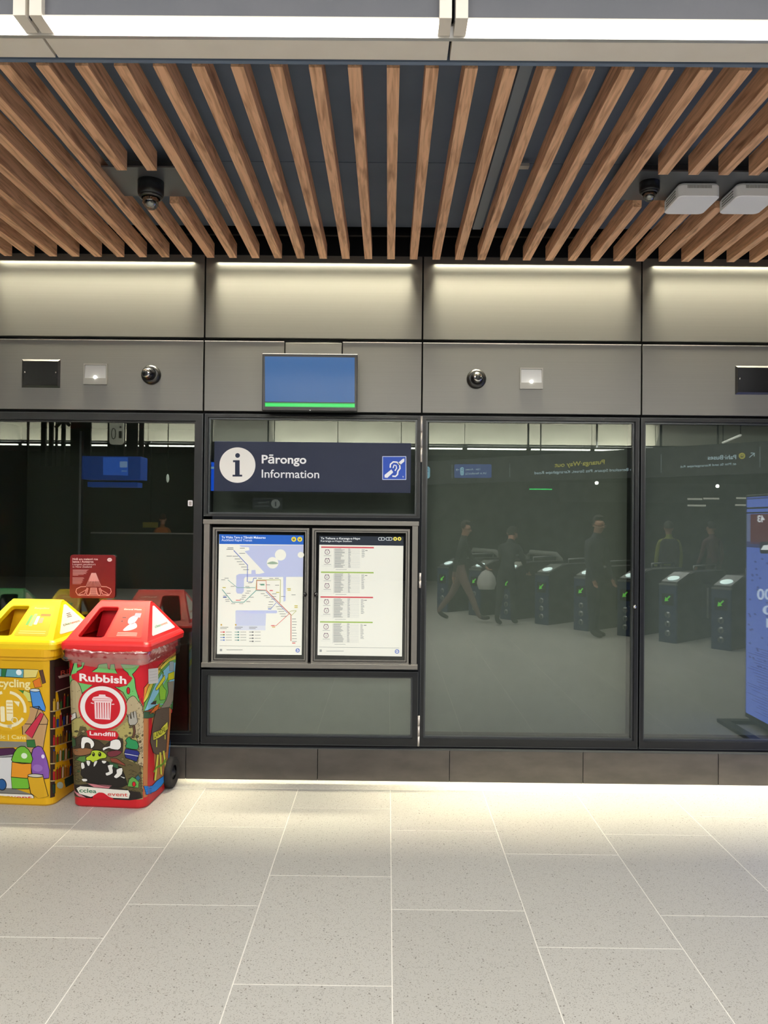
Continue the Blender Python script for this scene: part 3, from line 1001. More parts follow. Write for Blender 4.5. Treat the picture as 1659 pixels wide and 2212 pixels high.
A.poly([(474, 568), (1115, 574), (1115, 594), (474, 588)], (50, 226, 104), 1)
A.build('green_bar', wallmap(ty - 0.001), 'art_screen', tv)
A = Art(430, 700, 3.318); A.disc(796, 618, 5, 3, (220, 220, 220), 1)
A.build('status_light', wallmap(ty - 0.001), 'art_screen', tv)

# ---------------------------------------------------------------- fittings on the lower panel row


def blank_plate(pa, pb, label, ya=776, yb=838):
    LY = WY - 0.008
    a, b2 = on_wall(pa, ya, LY), on_wall(pb, yb, LY)
    t = thing('black_plate', ((a.x + b2.x) / 2, LY, b2.z), label, 'plate', 'black plates on the panel row')
    bm = newbm()
    i = 0.014
    xs0, xs1, zs0, zs1 = a.x, b2.x, b2.z, a.z
    o_ = [(xs0, LY, zs0), (xs1, LY, zs0), (xs1, LY, zs1), (xs0, LY, zs1)]
    n_ = [(xs0 + i, LY - 0.012, zs0 + i), (xs1 - i, LY - 0.012, zs0 + i), (xs1 - i, LY - 0.012, zs1 - i), (xs0 + i, LY - 0.012, zs1 - i)]
    vo = [bm.verts.new(p) for p in o_]; vn = [bm.verts.new(p) for p in n_]
    for k in range(4):
        bm.faces.new((vo[k], vo[(k + 1) % 4], vn[(k + 1) % 4], vn[k]))
    obj('bevel_rim', bm, 'gunmetal', t)
    obj('plate_face', bx(xs0 + i, xs1 - i, LY - 0.013, LY - 0.005, zs0 + i, zs1 - i), 'blackgloss', t)
    for xx in (xs0 + i + 0.012, xs1 - i - 0.012):
        bm = newbm(); lathe(bm, [(0.005, 0), (0.005, 0.003), (0, 0.004)], Matrix.Translation((xx, LY - 0.013, (zs0 + zs1) / 2 + 0.006)) @ Matrix.Rotation(PI / 2, 4, 'X'), seg=12)
        obj('screw', bm, 'chrome', t)


blank_plate(48, 130, 'black rectangular plate left of the square light, above the bins')
blank_plate(1588, 1672, 'black rectangular plate cut by the right edge of the photo', 790, 853)


def square_light(pa, ya, pb, yb, label):
    LY = WY - 0.008
    a, b2 = on_wall(pa, ya, LY), on_wall(pb, yb, LY)
    t = thing('square_wall_light', ((a.x + b2.x) / 2, LY, b2.z), label, 'light', 'square wall lights')
    bm = newbm(); zh = b2.z + (a.z - b2.z) * 0.30
    ring(bm, a.x, b2.x, b2.z, a.z, 0.008, LY - 0.012, LY, tb=zh - b2.z)
    obj('housing', bm, mat('light_housing', (150, 148, 142), 0.4, 0.5), t)
    bm = newbm()
    xs0, xs1 = a.x + 0.008, b2.x - 0.008
    v = [bm.verts.new(p) for p in ((xs0, LY - 0.010, zh), (xs1, LY - 0.010, zh), (xs1, LY - 0.002, a.z - 0.008), (xs0, LY - 0.002, a.z - 0.008))]
    bm.faces.new(v)
    obj('reflector', bm, mat('light_reflector', (190, 190, 186), 0.3, 0.6, emit=(235, 232, 222), estr=0.03), t, normals=False)
    bm = newbm()
    bmesh.ops.create_uvsphere(bm, u_segments=14, v_segments=8, radius=0.0105)
    bmesh.ops.translate(bm, verts=bm.verts, vec=((a.x + b2.x) / 2, LY - 0.012, zh + 0.006))
    obj('bulb', bm, mat('bulb_lit', (255, 255, 255), 0.4, emit=(255, 252, 240), estr=22), t)


square_light(182, 786, 232, 831, 'small square wall light with lit bulb, left of the blue screen')
square_light(1123, 795, 1172, 841, 'small square wall light with lit bulb, right of the blue screen')


def round_sensor(px, py, label, tx):
    LY = WY - 0.008
    q = on_wall(px, py, LY - 0.03)
    t = thing('round_wall_sensor', (q.x, LY, q.z), label, 'camera', 'round wall cameras')
    Mx = Matrix.Translation((q.x, LY, q.z)) @ Matrix.Rotation(PI / 2, 4, 'X')
    bm = newbm(); lathe(bm, [(0.066, 0), (0.066, 0.012), (0.060, 0.026), (0.048, 0.034), (0.044, 0.034)], Mx, seg=36); obj('base_ring', bm, 'gunmetal', t)
    bm = newbm(); lathe(bm, [(0.045, 0.03), (0.043, 0.045), (0.036, 0.060), (0.02, 0.070), (0, 0.073)], Mx @ Matrix.Rotation(tx, 4, 'Y'), seg=32); obj('dome', bm, 'blackgloss', t)
    bm = newbm(); lathe(bm, [(0.030, 0.064), (0.030, 0.071), (0.022, 0.075), (0, 0.075)], Mx @ Matrix.Rotation(tx, 4, 'Y'), seg=24); obj('lens_ring', bm, 'chrome', t)
    bm = newbm(); lathe(bm, [(0.019, 0.074), (0.014, 0.079), (0, 0.080)], Mx @ Matrix.Rotation(tx, 4, 'Y'), seg=20); obj('lens', bm, 'black', t)


round_sensor(324, 808, 'round dark wall camera with chrome ring, left of the blue screen', -0.25)
round_sensor(1030, 817, 'round dark wall camera with chrome ring, right of the blue screen', 0.05)

# ---------------------------------------------------------------- red plaque and white sticker on the dark glass
q0, q1 = on_wall(152, 1198, GY - 0.01), on_wall(248.5, 1292.5, GY - 0.01)
plq = thing('escalator_plaque', ((q0.x + q1.x) / 2, GY - 0.012, q1.z), 'small square dark red plaque with white escalator drawing, on the glass above the bins', 'plaque')
bm = newbm()
hw = (q1.x - q0.x) / 2
pts = rrect(hw, q1.z, q0.z, 0.02)
cx = (q0.x + q1.x) / 2
loft(bm, [[(p[0] + cx, GY - 0.012, p[1]) for p in pts], [(p[0] + cx, GY - 0.001, p[1]) for p in pts]])
obj('board', bm, mat('plaque_red', (112, 8, 18), 0.35), plq)
A = Art(120, 1180, 5.027)
W_ = (235, 215, 215)
A.text('Ngā ara maiangi roa', 186, 460, 150, 128, W_, 2, 0.02)
A.text('katoa i Aotearoa', 186, 412, 178, 156, W_, 2, 0.02)
A.text('Longest escalators', 186, 435, 205, 186, W_, 2)
A.text('in New Zealand', 186, 392, 232, 213, W_, 2)
for i in range(8):
    A.stroke([(186, 256 + i * 8.5), (186 + (172, 160, 150, 158, 140, 148, 120, 60)[i], 256 + i * 8.5)], 3.2, (214, 170, 172), 2)
for i in range(9):
    A.stroke([(184, 340 + i * 8.5), (184 + (120, 128, 118, 110, 116, 104, 108, 98, 90)[i], 340 + i * 8.5)], 3.2, (210, 160, 162), 2)
A.disc(587, 147, 26, 20, W_, 2); A.text('AT', 573, 601, 154, 141, (150, 20, 30), 3, 0.02)
for i in range(12):
    f = i / 11
    A.stroke([(392 + f * 44, 290), (330 + f * 166, 440)], 3.6, (222, 178, 178), 2)
A.poly([(392, 290), (436, 290), (470, 380), (360, 380)], (206, 140, 142), 1)
pk = (226, 170, 170)
for sx in (-1, 1):
    X = lambda v: 413 + sx * v
    A.stroke([(X(85), 438), (X(140), 440), (X(185), 462), (X(192), 495), (X(170), 530), (X(140), 530)], 7, pk, 3)
    A.stroke([(X(30), 450), (X(38), 520), (X(60), 534), (X(78), 520), (X(60), 455)], 7, pk, 3)
    A.stroke([(X(70), 450), (X(96), 520), (X(175), 530)], 7, pk, 3)
    A.stroke([(X(78), 470), (X(165), 522)], 5, pk, 3)
for i in range(8):
    A.stroke([(388 - i * 4, 452 + i * 10), (438 + i * 4, 452 + i * 10)], 5, pk, 3)
A.stroke([(250, 534), (580, 536)], 5, pk, 3)
A.build('printed_face', wallmap(GY - 0.0125), 'art_matt', plq)
q = on_wall(411, 1087, GY - 0.001)
stk = thing('small_sticker', (q.x, GY, q.z - 0.02), 'tiny white rounded sticker on the dark glass near its right edge', 'sticker')
bm = newbm(); pts = rrect(0.016, q.z - 0.02, q.z + 0.02, 0.005)
loft(bm, [[(p[0] + q.x, GY - 0.002, p[1]) for p in pts], [(p[0] + q.x, GY - 0.0005, p[1]) for p in pts]])
obj('label', bm, 'white', stk)
A = Art(); A.rrect(408, 1083, 414, 1092, 1.5, (170, 165, 160), 1); A.build('print', wallmap(GY - 0.002), 'art_matt', stk)

# ---------------------------------------------------------------- devices under the slats


def dome_camera(px, py, r, label, zt_, drop):
    q = on_level(px, py, CZ + 0.0)
    t = thing('ceiling_dome_camera', (q.x, q.y, zt_), label, 'camera', 'dome cameras under the slats')
    Mx = Matrix.Translation((q.x, q.y, zt_)) @ Matrix.Rotation(PI, 4, 'X')
    bm = newbm(); lathe(bm, [(0, 0), (r, 0), (r, drop * 0.42), (r * 0.96, drop * 0.5), (r * 0.80, drop * 0.55), (r * 0.8, drop * 0.50)], Mx, seg=36); obj('housing', bm, 'black', t)
    bm = newbm(); lathe(bm, [(r * 0.86, drop * 0.50), (r * 0.92, drop * 0.53), (r * 0.86, drop * 0.585), (r * 0.72, drop * 0.60)], Mx, seg=36); obj('trim_ring', bm, 'gunmetal', t)
    bm = newbm(); lathe(bm, [(r * 0.62, drop * 0.56), (r * 0.62, drop * 0.70), (r * 0.55, drop * 0.85), (r * 0.36, drop * 0.96), (0, drop)], Mx, seg=32); obj('dome', bm, 'dome', t)
    bm = newbm(); lathe(bm, [(r * 0.42, drop * 0.5), (r * 0.42, drop * 0.74), (r * 0.25, drop * 0.86), (0, drop * 0.9)], Mx, seg=24); obj('camera_eye', bm, 'gunmetal', t)


dome_camera(326, 408, 0.068, 'black dome camera with clear bubble on the metal plate among the left slats', CZ + 0.038, 0.15)
dome_camera(1403, 410, 0.052, 'small black dome camera beside the white boxes among the right slats', CZ + 0.038, 0.10)


def white_box(dx, label):
    zb2, zt2 = CZ - 0.042, CZ + 0.030
    a = on_level(1467 + dx, 424, zb2); b2 = on_level(1558 + dx, 424, zb2); c = on_level(1434 + dx, 463, zb2)
    t = thing('wireless_access_point', ((a.x + b2.x) / 2, (a.y + c.y) / 2, zb2), label, 'access point', 'white boxes under the slats')
    xm, xM, ym, yM = a.x, b2.x, a.y, c.y
    bm = newbm()
    hwx, hy = (xM - xm) / 2, (yM - ym) / 2
    for_rings = []
    for z, i in ((zb2, 0.004), (zb2 + 0.004, 0.0), (zt2 - 0.012, 0.0), (zt2, 0.006)):
        for_rings.append([(p[0] + (xm + xM) / 2, p[1] + (ym + yM) / 2, z) for p in rrect(hwx - i, -hy + i, hy - i, 0.028)])
    loft(bm, for_rings)
    obj('cover', bm, 'white', t)
    for k in range(22):
        x = xm + 0.045 + k * (xM - xm - 0.09) / 22
        if k == 0:
            bmv = newbm()
        box(bmv, x, x + 0.003, ym - 0.001, ym + 0.002, zt2 - 0.028, zt2 - 0.012)
    o = obj('vent_slots', bmv, 'vent', t); o['kind'] = 'stuff'
    bm = newbm()
    for k in range(3):
        box(bm, xm - 0.001, xm + 0.002, ym + 0.05, yM - 0.05, zb2 + 0.018 + 0.014 * k, zb2 + 0.024 + 0.014 * k)
    obj('side_grooves', bm, 'vent', t)
    obj('mount', bx(xm + 0.05, xM - 0.05, ym + 0.02, yM - 0.02, zt2, CZ + 0.038 if CZ + 0.038 > zt2 else zt2 + 0.008), 'gunmetal', t)


white_box(0, 'white vented box hanging in the slat gap, next to the small black dome camera')
white_box(126, 'white vented box hanging in the slat gap, cut by the right edge of the photo')

# ================================================================== WHEELIE BINS
B_TOPZ = 0.895          # top of the printed body
B_LEAN = 0.33


def section(z):
    f = z / B_TOPZ
    return 0.229 + 0.016 * f, -0.075 * f, 0.36 + 0.105 * f, 0.055 + 0.005 * f


def face_front(u, z, h):
    hw, yf, yr, r = section(z)
    return Vector((-hw + u * 2 * hw, yf - h - 0.0008, z))


def wrap_point(s, z, h):
    """s: 0..1 front face, 1..2 right side; corner arc shared"""
    hw, yf, yr, r = section(z)
    r += 0.0
    e = h + 0.0008
    fa = r / (2 * hw)
    fb = r / (yr - yf)
    if s <= 1 - fa:
        if s < fa:
            a = math.radians(-90 - 90 * (1 - s / fa))
            return Vector((-hw + r + (r + e) * math.cos(a), yf + r + (r + e) * math.sin(a), z))
        return Vector((-hw + s * 2 * hw, yf - e, z))
    if s >= 1 + fb:
        return Vector((hw + e, yf + (s - 1) * (yr - yf), z))
    t = (s - (1 - fa)) / (fa + fb)
    a = math.radians(-90 + 90 * t)
    return Vector((hw - r + (r + e) * math.cos(a), yf + r + (r + e) * math.sin(a), z))


CUTS = [0.03, 0.06, 0.09, 0.12] + [0.875 + 0.0235 * k for k in range(10)]


def make_bin(label, body, lidm, art_front, art_side, lid_art, tri_art):
    t = thing('wheelie_bin', (0, 0, 0), label, 'bin')
    bm = newbm()
    rings = []
    for z in (0.0, 0.012, 0.15, 0.45, 0.75, B_TOPZ):
        hw, yf, yr, r = section(z)
        i = 0.008 if z == 0 else 0
        rings.append([(p[0], p[1], z) for p in rrect(hw - i, yf + i, yr - i, r)])
    hw, yf, yr, r = section(B_TOPZ)
    for z, gx in ((B_TOPZ, 0.008), (B_TOPZ + 0.02, 0.010), (B_TOPZ + 0.022, 0.020), (B_TOPZ + 0.066, 0.020)):
        rings.append([(p[0], p[1], z) for p in rrect(hw + gx, yf - gx, yr + gx, r + 0.01)])
    for z, gx in ((B_TOPZ + 0.066, -0.01), (0.5, -0.03), (0.2, -0.03)):
        f = z / B_TOPZ
        h2, y2, r2, _ = section(z)
        rings.append([(p[0], p[1], z) for p in rrect(h2 + gx, y2 - gx, r2 + gx, r)])
    loft(bm, rings, cap0=True, cap1=True)
    obj('body', bm, body, t)
    # handle grip at the back
    bm = newbm(); tube(bm, [(-0.18, yr + 0.015, 0.90), (-0.18, yr + 0.045, 0.93), (0.18, yr + 0.045, 0.93), (0.18, yr + 0.015, 0.90)], 0.012)
    obj('handle', bm, body, t)
    # lid: skirt, sloped faces with one opening each side, gabled ends
    zl0, zl1, zr = B_TOPZ + 0.066, B_TOPZ + 0.120, B_TOPZ + 0.322
    LH, LF, LR = 0.275, -0.088, 0.532
    bm = newbm()
    cyl = (LF + LR) / 2
    rg = lambda g, z: [(p[0], p[1], z) for p in rrect(LH - g, LF + g, LR - g, 0.035)]
    loft(bm, [rg(0.03, zl0), rg(0.0, zl0), rg(-0.004, zl0 + 0.03), rg(0.0, zl1 - 0.012), rg(0.012, zl1), rg(0.035, zl1 + 0.003)], cap0=False, cap1=False)
    obj('lid_skirt', bm, lidm, t)
    # gable
    bx0, bx1 = -LH + 0.022, LH - 0.022
    by0, by1 = LF + 0.022, LR - 0.022
    tx0, tx1 = -0.166, 0.166
    ty0, ty1 = cyl - 0.028, cyl + 0.028

    def slope(side, u, v, h=0.0):
        x0 = bx0 + (tx0 - bx0) * v; x1 = bx1 + (tx1 - bx1) * v
        yb, yt = (by0, ty0) if side < 0 else (by1, ty1)
        y = yb + (yt - yb) * v
        nrm = Vector((0, side * (zr - zl1), abs(yt - yb))).normalized()
        return Vector((x0 + (x1 - x0) * u, y, zl1 + (zr - zl1) * v)) + nrm * h

    bm = newbm()
    us = [0, 0.11, 0.135, 0.415, 0.44, 1.0]
    vv = [0, 0.10, 0.13, 0.84, 0.87, 1.0]
    for side in (-1, 1):
        g = [[bm.verts.new(slope(side, (u if side < 0 else 1 - u), v)) for u in us] for v in vv]
        for j in range(5):
            for i in range(5):
                if 1 <= i <= 3 and 1 <= j <= 3:
                    continue
                bm.faces.new((g[j][i], g[j][i + 1], g[j + 1][i + 1], g[j + 1][i]))
        # rounded opening corners: small triangles, and an inward return
        loop = [(1, 2), (1, 3), (2, 4), (3, 4), (4, 3), (4, 2), (3, 1), (2, 1)]
        cor = [((1, 1), (1, 2), (2, 1)), ((1, 4), (2, 4), (1, 3)), ((4, 4), (4, 3), (3, 4)), ((4, 1), (3, 1), (4, 2))]
        for tri_ in cor:
            bm.faces.new([g[j][i] for (j, i) in tri_])
        inn = []
        for (j, i) in loop:
            p = slope(side, (us[i] if side < 0 else 1 - us[i]), vv[j], -0.03)
            inn.append(bm.verts.new(p))
        for k in range(8):
            j1, i1 = loop[k]; j2, i2 = loop[(k + 1) % 8]
            bm.faces.new((g[j1][i1], g[j2][i2], inn[(k + 1) % 8], inn[k]))
    # ends and ridge
    for sx, a, b2 in ((-1, bx0, tx0), (1, bx1, tx1)):
        bm.faces.new([bm.verts.new(p) for p in ((a, by0, zl1), (a, by1, zl1), (b2, ty1, zr), (b2, ty0, zr))])
    # ridge cap rounded
    rows = []
    for k in range(5):
        y = ty0 + (ty1 - ty0) * k / 4
        z = zr + 0.012 * math.sin(PI * k / 4)
        rows.append((bm.verts.new((tx0, y, z)), bm.verts.new((tx1, y, z))))
    for a, b2 in zip(rows[:-1], rows[1:]):
        bm.faces.new((a[0], a[1], b2[1], b2[0]))
    bm.faces.new([r_[0] for r_ in rows]); bm.faces.new([r_[1] for r_ in rows])
    bmesh.ops.remove_doubles(bm, verts=bm.verts, dist=0.0005)
    hood = obj('lid_hood', bm, lidm, t)
    bv = hood.modifiers.new('bev', 'BEVEL'); bv.width = 0.012; bv.segments = 3; bv.limit_method = 'ANGLE'; bv.angle_limit = math.radians(25)
    for f in hood.data.polygons: f.use_smooth = False
    # chute tray seen through the opening
    bm = newbm()
    xa2, xb2 = bx0 + 0.06, 0.0
    v = [bm.verts.new(p) for p in ((xa2, cyl, zl1 - 0.02), (xb2, cyl, zl1 - 0.02), (xb2 - 0.01, cyl, zr - 0.02), (xa2 + 0.05, cyl, zr - 0.02))]
    bm.faces.new(v)
    obj('inner_baffle', bm, body, t)
    # wheels and axle
    for sx in (-1, 1):
        Mx = Matrix.Translation((sx * 0.247, 0.385, 0.1)) @ Matrix.Rotation(PI / 2 * sx, 4, 'Y')
        bm = newbm(); lathe(bm, [(0.045, -0.02), (0.085, -0.026), (0.098, -0.018), (0.1, 0), (0.098, 0.018), (0.085, 0.026), (0.07, 0.02), (0.045, 0.02)], Mx, seg=36)
        whl = obj('wheel', bm, 'rubber', t)
        bm = newbm(); lathe(bm, [(0.05, -0.015), (0.05, 0.012), (0.02, 0.018), (0.014, 0.028), (0, 0.03)], Mx, seg=24)
        obj('hub', bm, 'black', whl)
    bm = newbm(); tube(bm, [(-0.245, 0.385, 0.1), (0.245, 0.385, 0.1)], 0.011); obj('axle', bm, 'gunmetal', t)
    # rear bracket tying axle to body
    obj('axle_bracket', bx(-0.2, 0.2, 0.345, 0.395, 0.07, 0.16, bev=0.005), body, t)
    if art_front:
        art_front.build('printed_wrap', lambda x, y, h: wrap_point(x, y, h), 'art_matt', t, step=0.0003, cuts=CUTS)
    if lid_art:
        lid_art.build('lid_sticker', lambda x, y, h: slope(-1, x, y, h + 0.001), 'art', t)
        la2 = Art(); la2.t = lid_art.t
        la2.build('lid_sticker', lambda x, y, h: slope(1, 1 - x, y, h + 0.001), 'art', t)
    if tri_art:
        def endp(x, y, h):
            # x 0..1 from front to back, y 0..1 up
            ya = by0 + (ty0 - by0) * y; yb2 = by1 + (ty1 - by1) * y
            nn = Vector((zr - zl1, 0, bx1 - tx1)).normalized()
            return Vector((bx1 + (tx1 - bx1) * y, ya + (yb2 - ya) * x, zl1 + (zr - zl1) * y)) + nn * (h + 0.001)
        tri_art.build('end_sticker', endp, 'art_matt', t)
    return t


class BinArt(Art):
    """takes positions read off the photo of the wrap and lays them on the unrolled wrap"""

    def __init__(s, conv_front, conv_side):
        super().__init__(); s.cf, s.cs, s.face = conv_front, conv_side, 0; s.ink = (18, 18, 16)

    def tri(s, a, b2, c, col, ly):
        f = s.cf if s.face == 0 else s.cs
        s.t.append((tuple(f(*p) for p in (a, b2, c)), lin(col), ly))


def clampz(z):
    return max(0.05, min(B_TOPZ - 0.002, z))


# red bin wrap, traced in the crop (140,1430) scale 6.38
def rf(x, y):
    f = (y - 40) / (2010 - 40)
    xl, xr = 90 + 50 * f, 1062 - 20 * f
    return (max(0.0, min(1.0, (x - xl) / (xr - xl))), clampz(B_TOPZ * (1 - f)))


def rs(x, y):
    xl = 1062 - 22 * (y - 40) / 1970
    xr = 1515 - 0.09 * y
    u = (x - xl) / (xr - xl)
    yt, yb = 40 - 160 * u, 2010 - 300 * u
    f = (y - yt) / (yb - yt)
    return (1 + max(0.0, min(0.985, u)), clampz(B_TOPZ * (1 - f)))


A = BinArt(rf, rs)
RED = (200, 28, 42)
A.rect(90, 40, 1062, 1880, (150, 138, 92), 0)
A.poly([(90, 40), (1062, 40), (1060, 640), (1010, 560), (950, 420), (300, 460), (90, 400)], RED, 1)
GR = (112, 190, 108)
A.poly([(90, 60), (150, 60), (150, 130), (130, 210), (160, 250), (185, 160), (200, 70), (235, 60), (240, 130), (290, 110), (290, 55), (330, 60), (300, 140), (232, 180), (225, 260), (270, 330), (430, 350), (290, 470), (250, 440), (90, 480)], GR, 2, 8)
A.poly([(395, 205), (430, 165), (480, 130), (500, 80), (600, 62), (612, 130), (630, 145), (645, 75), (690, 70), (700, 140), (735, 215)], GR, 2, 8)
A.poly([(765, 68), (1005, 78), (960, 140), (905, 200), (935, 260), (945, 380), (1000, 560), (840, 540), (790, 440), (690, 370), (740, 375), (840, 345), (880, 250), (850, 180), (800, 140)], GR, 2, 8)
for cx_, cy_, rx_, ry_ in ((855, 418, 20, 45), (150, 190, 20, 55), (112, 350, 16, 30), (905, 655, 0, 0)):
    if rx_: A.disc(cx_, cy_, rx_, ry_, RED, 3, 7)
A.poly([(110, 560), (130, 440), (165, 330), (200, 290), (250, 340), (290, 460), (300, 700), (250, 800), (100, 780)], (176, 160, 122), 3, 7, sm=2)
A.poly([(835, 560), (880, 500), (930, 490), (990, 570), (1040, 640), (1062, 900), (1062, 1300), (1040, 1440), (960, 1380), (990, 1180), (900, 900), (820, 700)], (180, 164, 130), 3, 7, sm=2)
A.poly([(100, 800), (250, 800), (400, 900), (300, 1040), (180, 1060), (90, 1000)], (168, 158, 96), 3, 0)
A.poly([(700, 950), (850, 820), (960, 920), (1030, 1080), (980, 1160), (760, 1060)], (170, 160, 98), 3, 0)
rr = random.Random(11)
for i in range(150):
    x, y = rr.uniform(100, 1045), rr.uniform(420, 1200)
    if (x - 540) ** 2 + (y - 650) ** 2 < 320 ** 2: continue
    L_ = rr.uniform(10, 26); A.stroke([(x, y), (x + L_ * 0.5, y + 5), (x + L_, y)], 4.5, (70, 62, 40), 4.5)
for i in range(46):
    x, y = 1000 + rr.uniform(-40, 50), 480 + i * 21
    A.arc(x, y, 12, 10, -60, 120, 5, (60, 52, 36), 5, 6)
A.poly([(240, 190), (860, 210), (850, 330), (700, 370), (240, 325)], RED, 6, sm=3)
A.text('Rubbish', 262, 834, 306, 204, (244, 232, 232), 8, 0.03, dy=24)
A.disc(540, 652, 298, 308, RED, 6, n_=48)
A.disc(540, 650, 275, 283, (238, 232, 230), 7, n_=48); A.disc(540, 650, 216, 228, RED, 8, n_=48)
pk = (242, 214, 216)
A.poly([(412, 545), (430, 515), (495, 500), (500, 478), (575, 478), (580, 500), (640, 520), (664, 548), (655, 572), (422, 568)], pk, 9)
A.poly([(440, 570), (648, 572), (632, 812), (446, 806)], pk, 9)
for i in range(6):
    xx = 466 + i * 30
    A.poly([(xx, 585), (xx + 12, 585), (xx + 10 - i * 0.5, 795), (xx + 2, 795)], RED, 10)
A.stroke([(425, 530), (650, 534)], 5, RED, 10); A.stroke([(420, 556), (655, 560)], 5, RED, 10)
A.stroke([(398, 592), (432, 602)], 12, pk, 9); A.stroke([(652, 606), (684, 602)], 12, pk, 9)
A.poly([(360, 960), (700, 965), (715, 1060), (670, 1095), (380, 1070), (350, 1010)], RED, 6, sm=2)
A.text('Landfill', 376, 690, 1028, 974, (244, 226, 228), 8, 0.025, dy=8)
# fork, plate scrap
A.poly([(850, 735), (870, 730), (880, 790), (890, 790), (880, 710), (905, 700), (920, 780), (915, 690), (945, 690), (970, 830), (935, 870), (870, 880), (850, 840)], (170, 166, 156), 6, 8)
A.stroke([(915, 880), (925, 960), (905, 1050)], 34, (40, 34, 28), 5); A.stroke([(915, 885), (925, 960), (905, 1045)], 20, (96, 64, 48), 6)
A.poly([(95, 740), (160, 770), (215, 730), (220, 800), (160, 860), (100, 830)], (214, 208, 200), 6, 9); A.disc(140, 790, 34, 24, (170, 50, 60), 7)
A.stroke([(95, 630), (130, 630), (120, 670), (150, 680)], 12, (220, 214, 206), 6)
# dark brow and creature made of scraps
A.poly([(100, 1080), (220, 1060), (260, 910), (330, 920), (380, 1060), (600, 1100), (720, 1020), (790, 1100), (780, 1250), (820, 1340), (1010, 1420), (1040, 1860), (140, 1880), (110, 1500)], (92, 82, 52), 4, 0)
A.poly([(200, 1090), (270, 1030), (380, 1060), (500, 1110), (560, 1160), (640, 1090), (700, 1050), (780, 1060), (780, 1230), (200, 1220)], (62, 52, 40), 5, 7)
A.poly([(120, 1070), (210, 1090), (215, 1180), (170, 1220), (115, 1180)], (62, 96, 62), 6, 7)
A.poly([(268, 1205), (275, 1080), (310, 1052), (370, 1060), (425, 1110), (430, 1170), (390, 1210), (380, 1150), (345, 1130), (318, 1150), (310, 1205)], (238, 236, 230), 7, 8, sm=2)
A.poly([(530, 1205), (560, 1180), (620, 1165), (630, 1100), (700, 1070), (750, 1090), (760, 1170), (720, 1215), (640, 1205), (610, 1195), (560, 1220), (545, 1235)], (232, 230, 226), 7, 8, sm=2)
A.poly([(175, 1230), (330, 1200), (440, 1240), (330, 1300), (200, 1310)], (140, 96, 62), 6, 7, sm=2)
A.poly([(590, 1250), (700, 1220), (770, 1240), (700, 1300), (610, 1310)], (112, 48, 58), 6, 7, sm=2)
LM = (176, 200, 52)
A.poly([(330, 1330), (385, 1290), (400, 1240), (470, 1228), (540, 1250), (580, 1290), (570, 1330), (500, 1345), (420, 1395), (380, 1370), (335, 1370)], LM, 8, 8, sm=3)
A.disc(420, 1285, 18, 28, (24, 22, 20), 9); A.disc(497, 1282, 20, 30, (24, 22, 20), 9); A.disc(416, 1276, 6, 8, LM, 10); A.disc(492, 1272, 6, 8, LM, 10)
A.poly([(270, 1480), (300, 1400), (380, 1400), (440, 1370), (540, 1360), (640, 1400), (760, 1450), (800, 1560), (830, 1680), (760, 1720), (560, 1710), (330, 1670), (260, 1560)], (34, 30, 28), 7, 7)
for p in ([(265, 1410), (300, 1405), (312, 1470), (272, 1490)], [(330, 1375), (380, 1380), (370, 1440), (345, 1440)], [(430, 1380), (470, 1375), (440, 1440), (418, 1450)], [(520, 1365), (580, 1370), (560, 1405), (530, 1400)], [(590, 1430), (660, 1415), (650, 1460), (655, 1530), (580, 1570), (565, 1530), (610, 1510)], [(700, 1480), (770, 1455), (765, 1540), (700, 1600), (665, 1575), (700, 1530)], [(270, 1625), (330, 1620), (340, 1650), (290, 1660)], [(740, 1570), (800, 1580), (790, 1600)]):
    A.poly(p, (226, 224, 218), 9, 6, sm=2)
A.poly([(815, 1080), (860, 1030), (880, 1065), (940, 1080), (975, 1130), (960, 1200), (815, 1180), (830, 1120)], (44, 140, 84), 6, 8, sm=2)
A.poly([(812, 1195), (960, 1215), (995, 1250), (975, 1290), (950, 1365), (815, 1320), (795, 1255)], (38, 44, 120), 7, 9)
A.stroke([(800, 1262), (970, 1290)], 8, (220, 220, 220), 8)
A.poly([(620, 1330), (700, 1330), (800, 1400), (810, 1430), (700, 1390), (640, 1380)], (130, 64, 48), 7, 6)
A.poly([(250, 1320), (320, 1310), (330, 1380), (290, 1400), (210, 1370)], (80, 124, 60), 6, 6)
A.poly([(600, 1380), (720, 1410), (720, 1470), (640, 1440)], (50, 92, 60), 8, 6)
A.poly([(830, 1700), (850, 1610), (890, 1570), (940, 1600), (980, 1640), (970, 1720), (880, 1710)], (96, 160, 76), 6, 7); A.disc(910, 1670, 20, 34, RED, 8, 6)
A.poly([(925, 1580), (970, 1545), (1005, 1590), (965, 1630)], (44, 92, 110), 7, 6)
for i in range(60):
    x, y = rr.uniform(130, 1040), rr.uniform(1300, 1860)
    if 260 < x < 830 and 1380 < y < 1700: continue
    c = rr.choice(((112, 98, 60), (70, 60, 40), (120, 110, 76), (60, 84, 50), (96, 76, 50)))
    s_ = rr.uniform(14, 34)
    A.poly([(x, y), (x + s_, y - s_ * 0.4), (x + s_ * 1.5, y + s_ * 0.4), (x + s_ * 0.6, y + s_ * 0.8)], c, 5, 4)
for i in range(70):
    x, y = rr.uniform(130, 1030), rr.uniform(840, 1300)
    if (x - 540) ** 2 + (y - 650) ** 2 < 330 ** 2 or (330 < x < 740 and 940 < y < 1110) or (250 < x < 780 and y > 1050): continue
    c = rr.choice(((150, 140, 100), (120, 108, 74), (86, 78, 52), (160, 146, 112), (110, 96, 70)))
    s_ = rr.uniform(16, 40)
    A.poly([(x, y), (x + s_, y - s_ * 0.5), (x + s_ * 1.6, y + s_ * 0.2), (x + s_ * 0.9, y + s_ * 0.7), (x + s_ * 0.2, y + s_ * 0.6)], c, 4.6, 5)
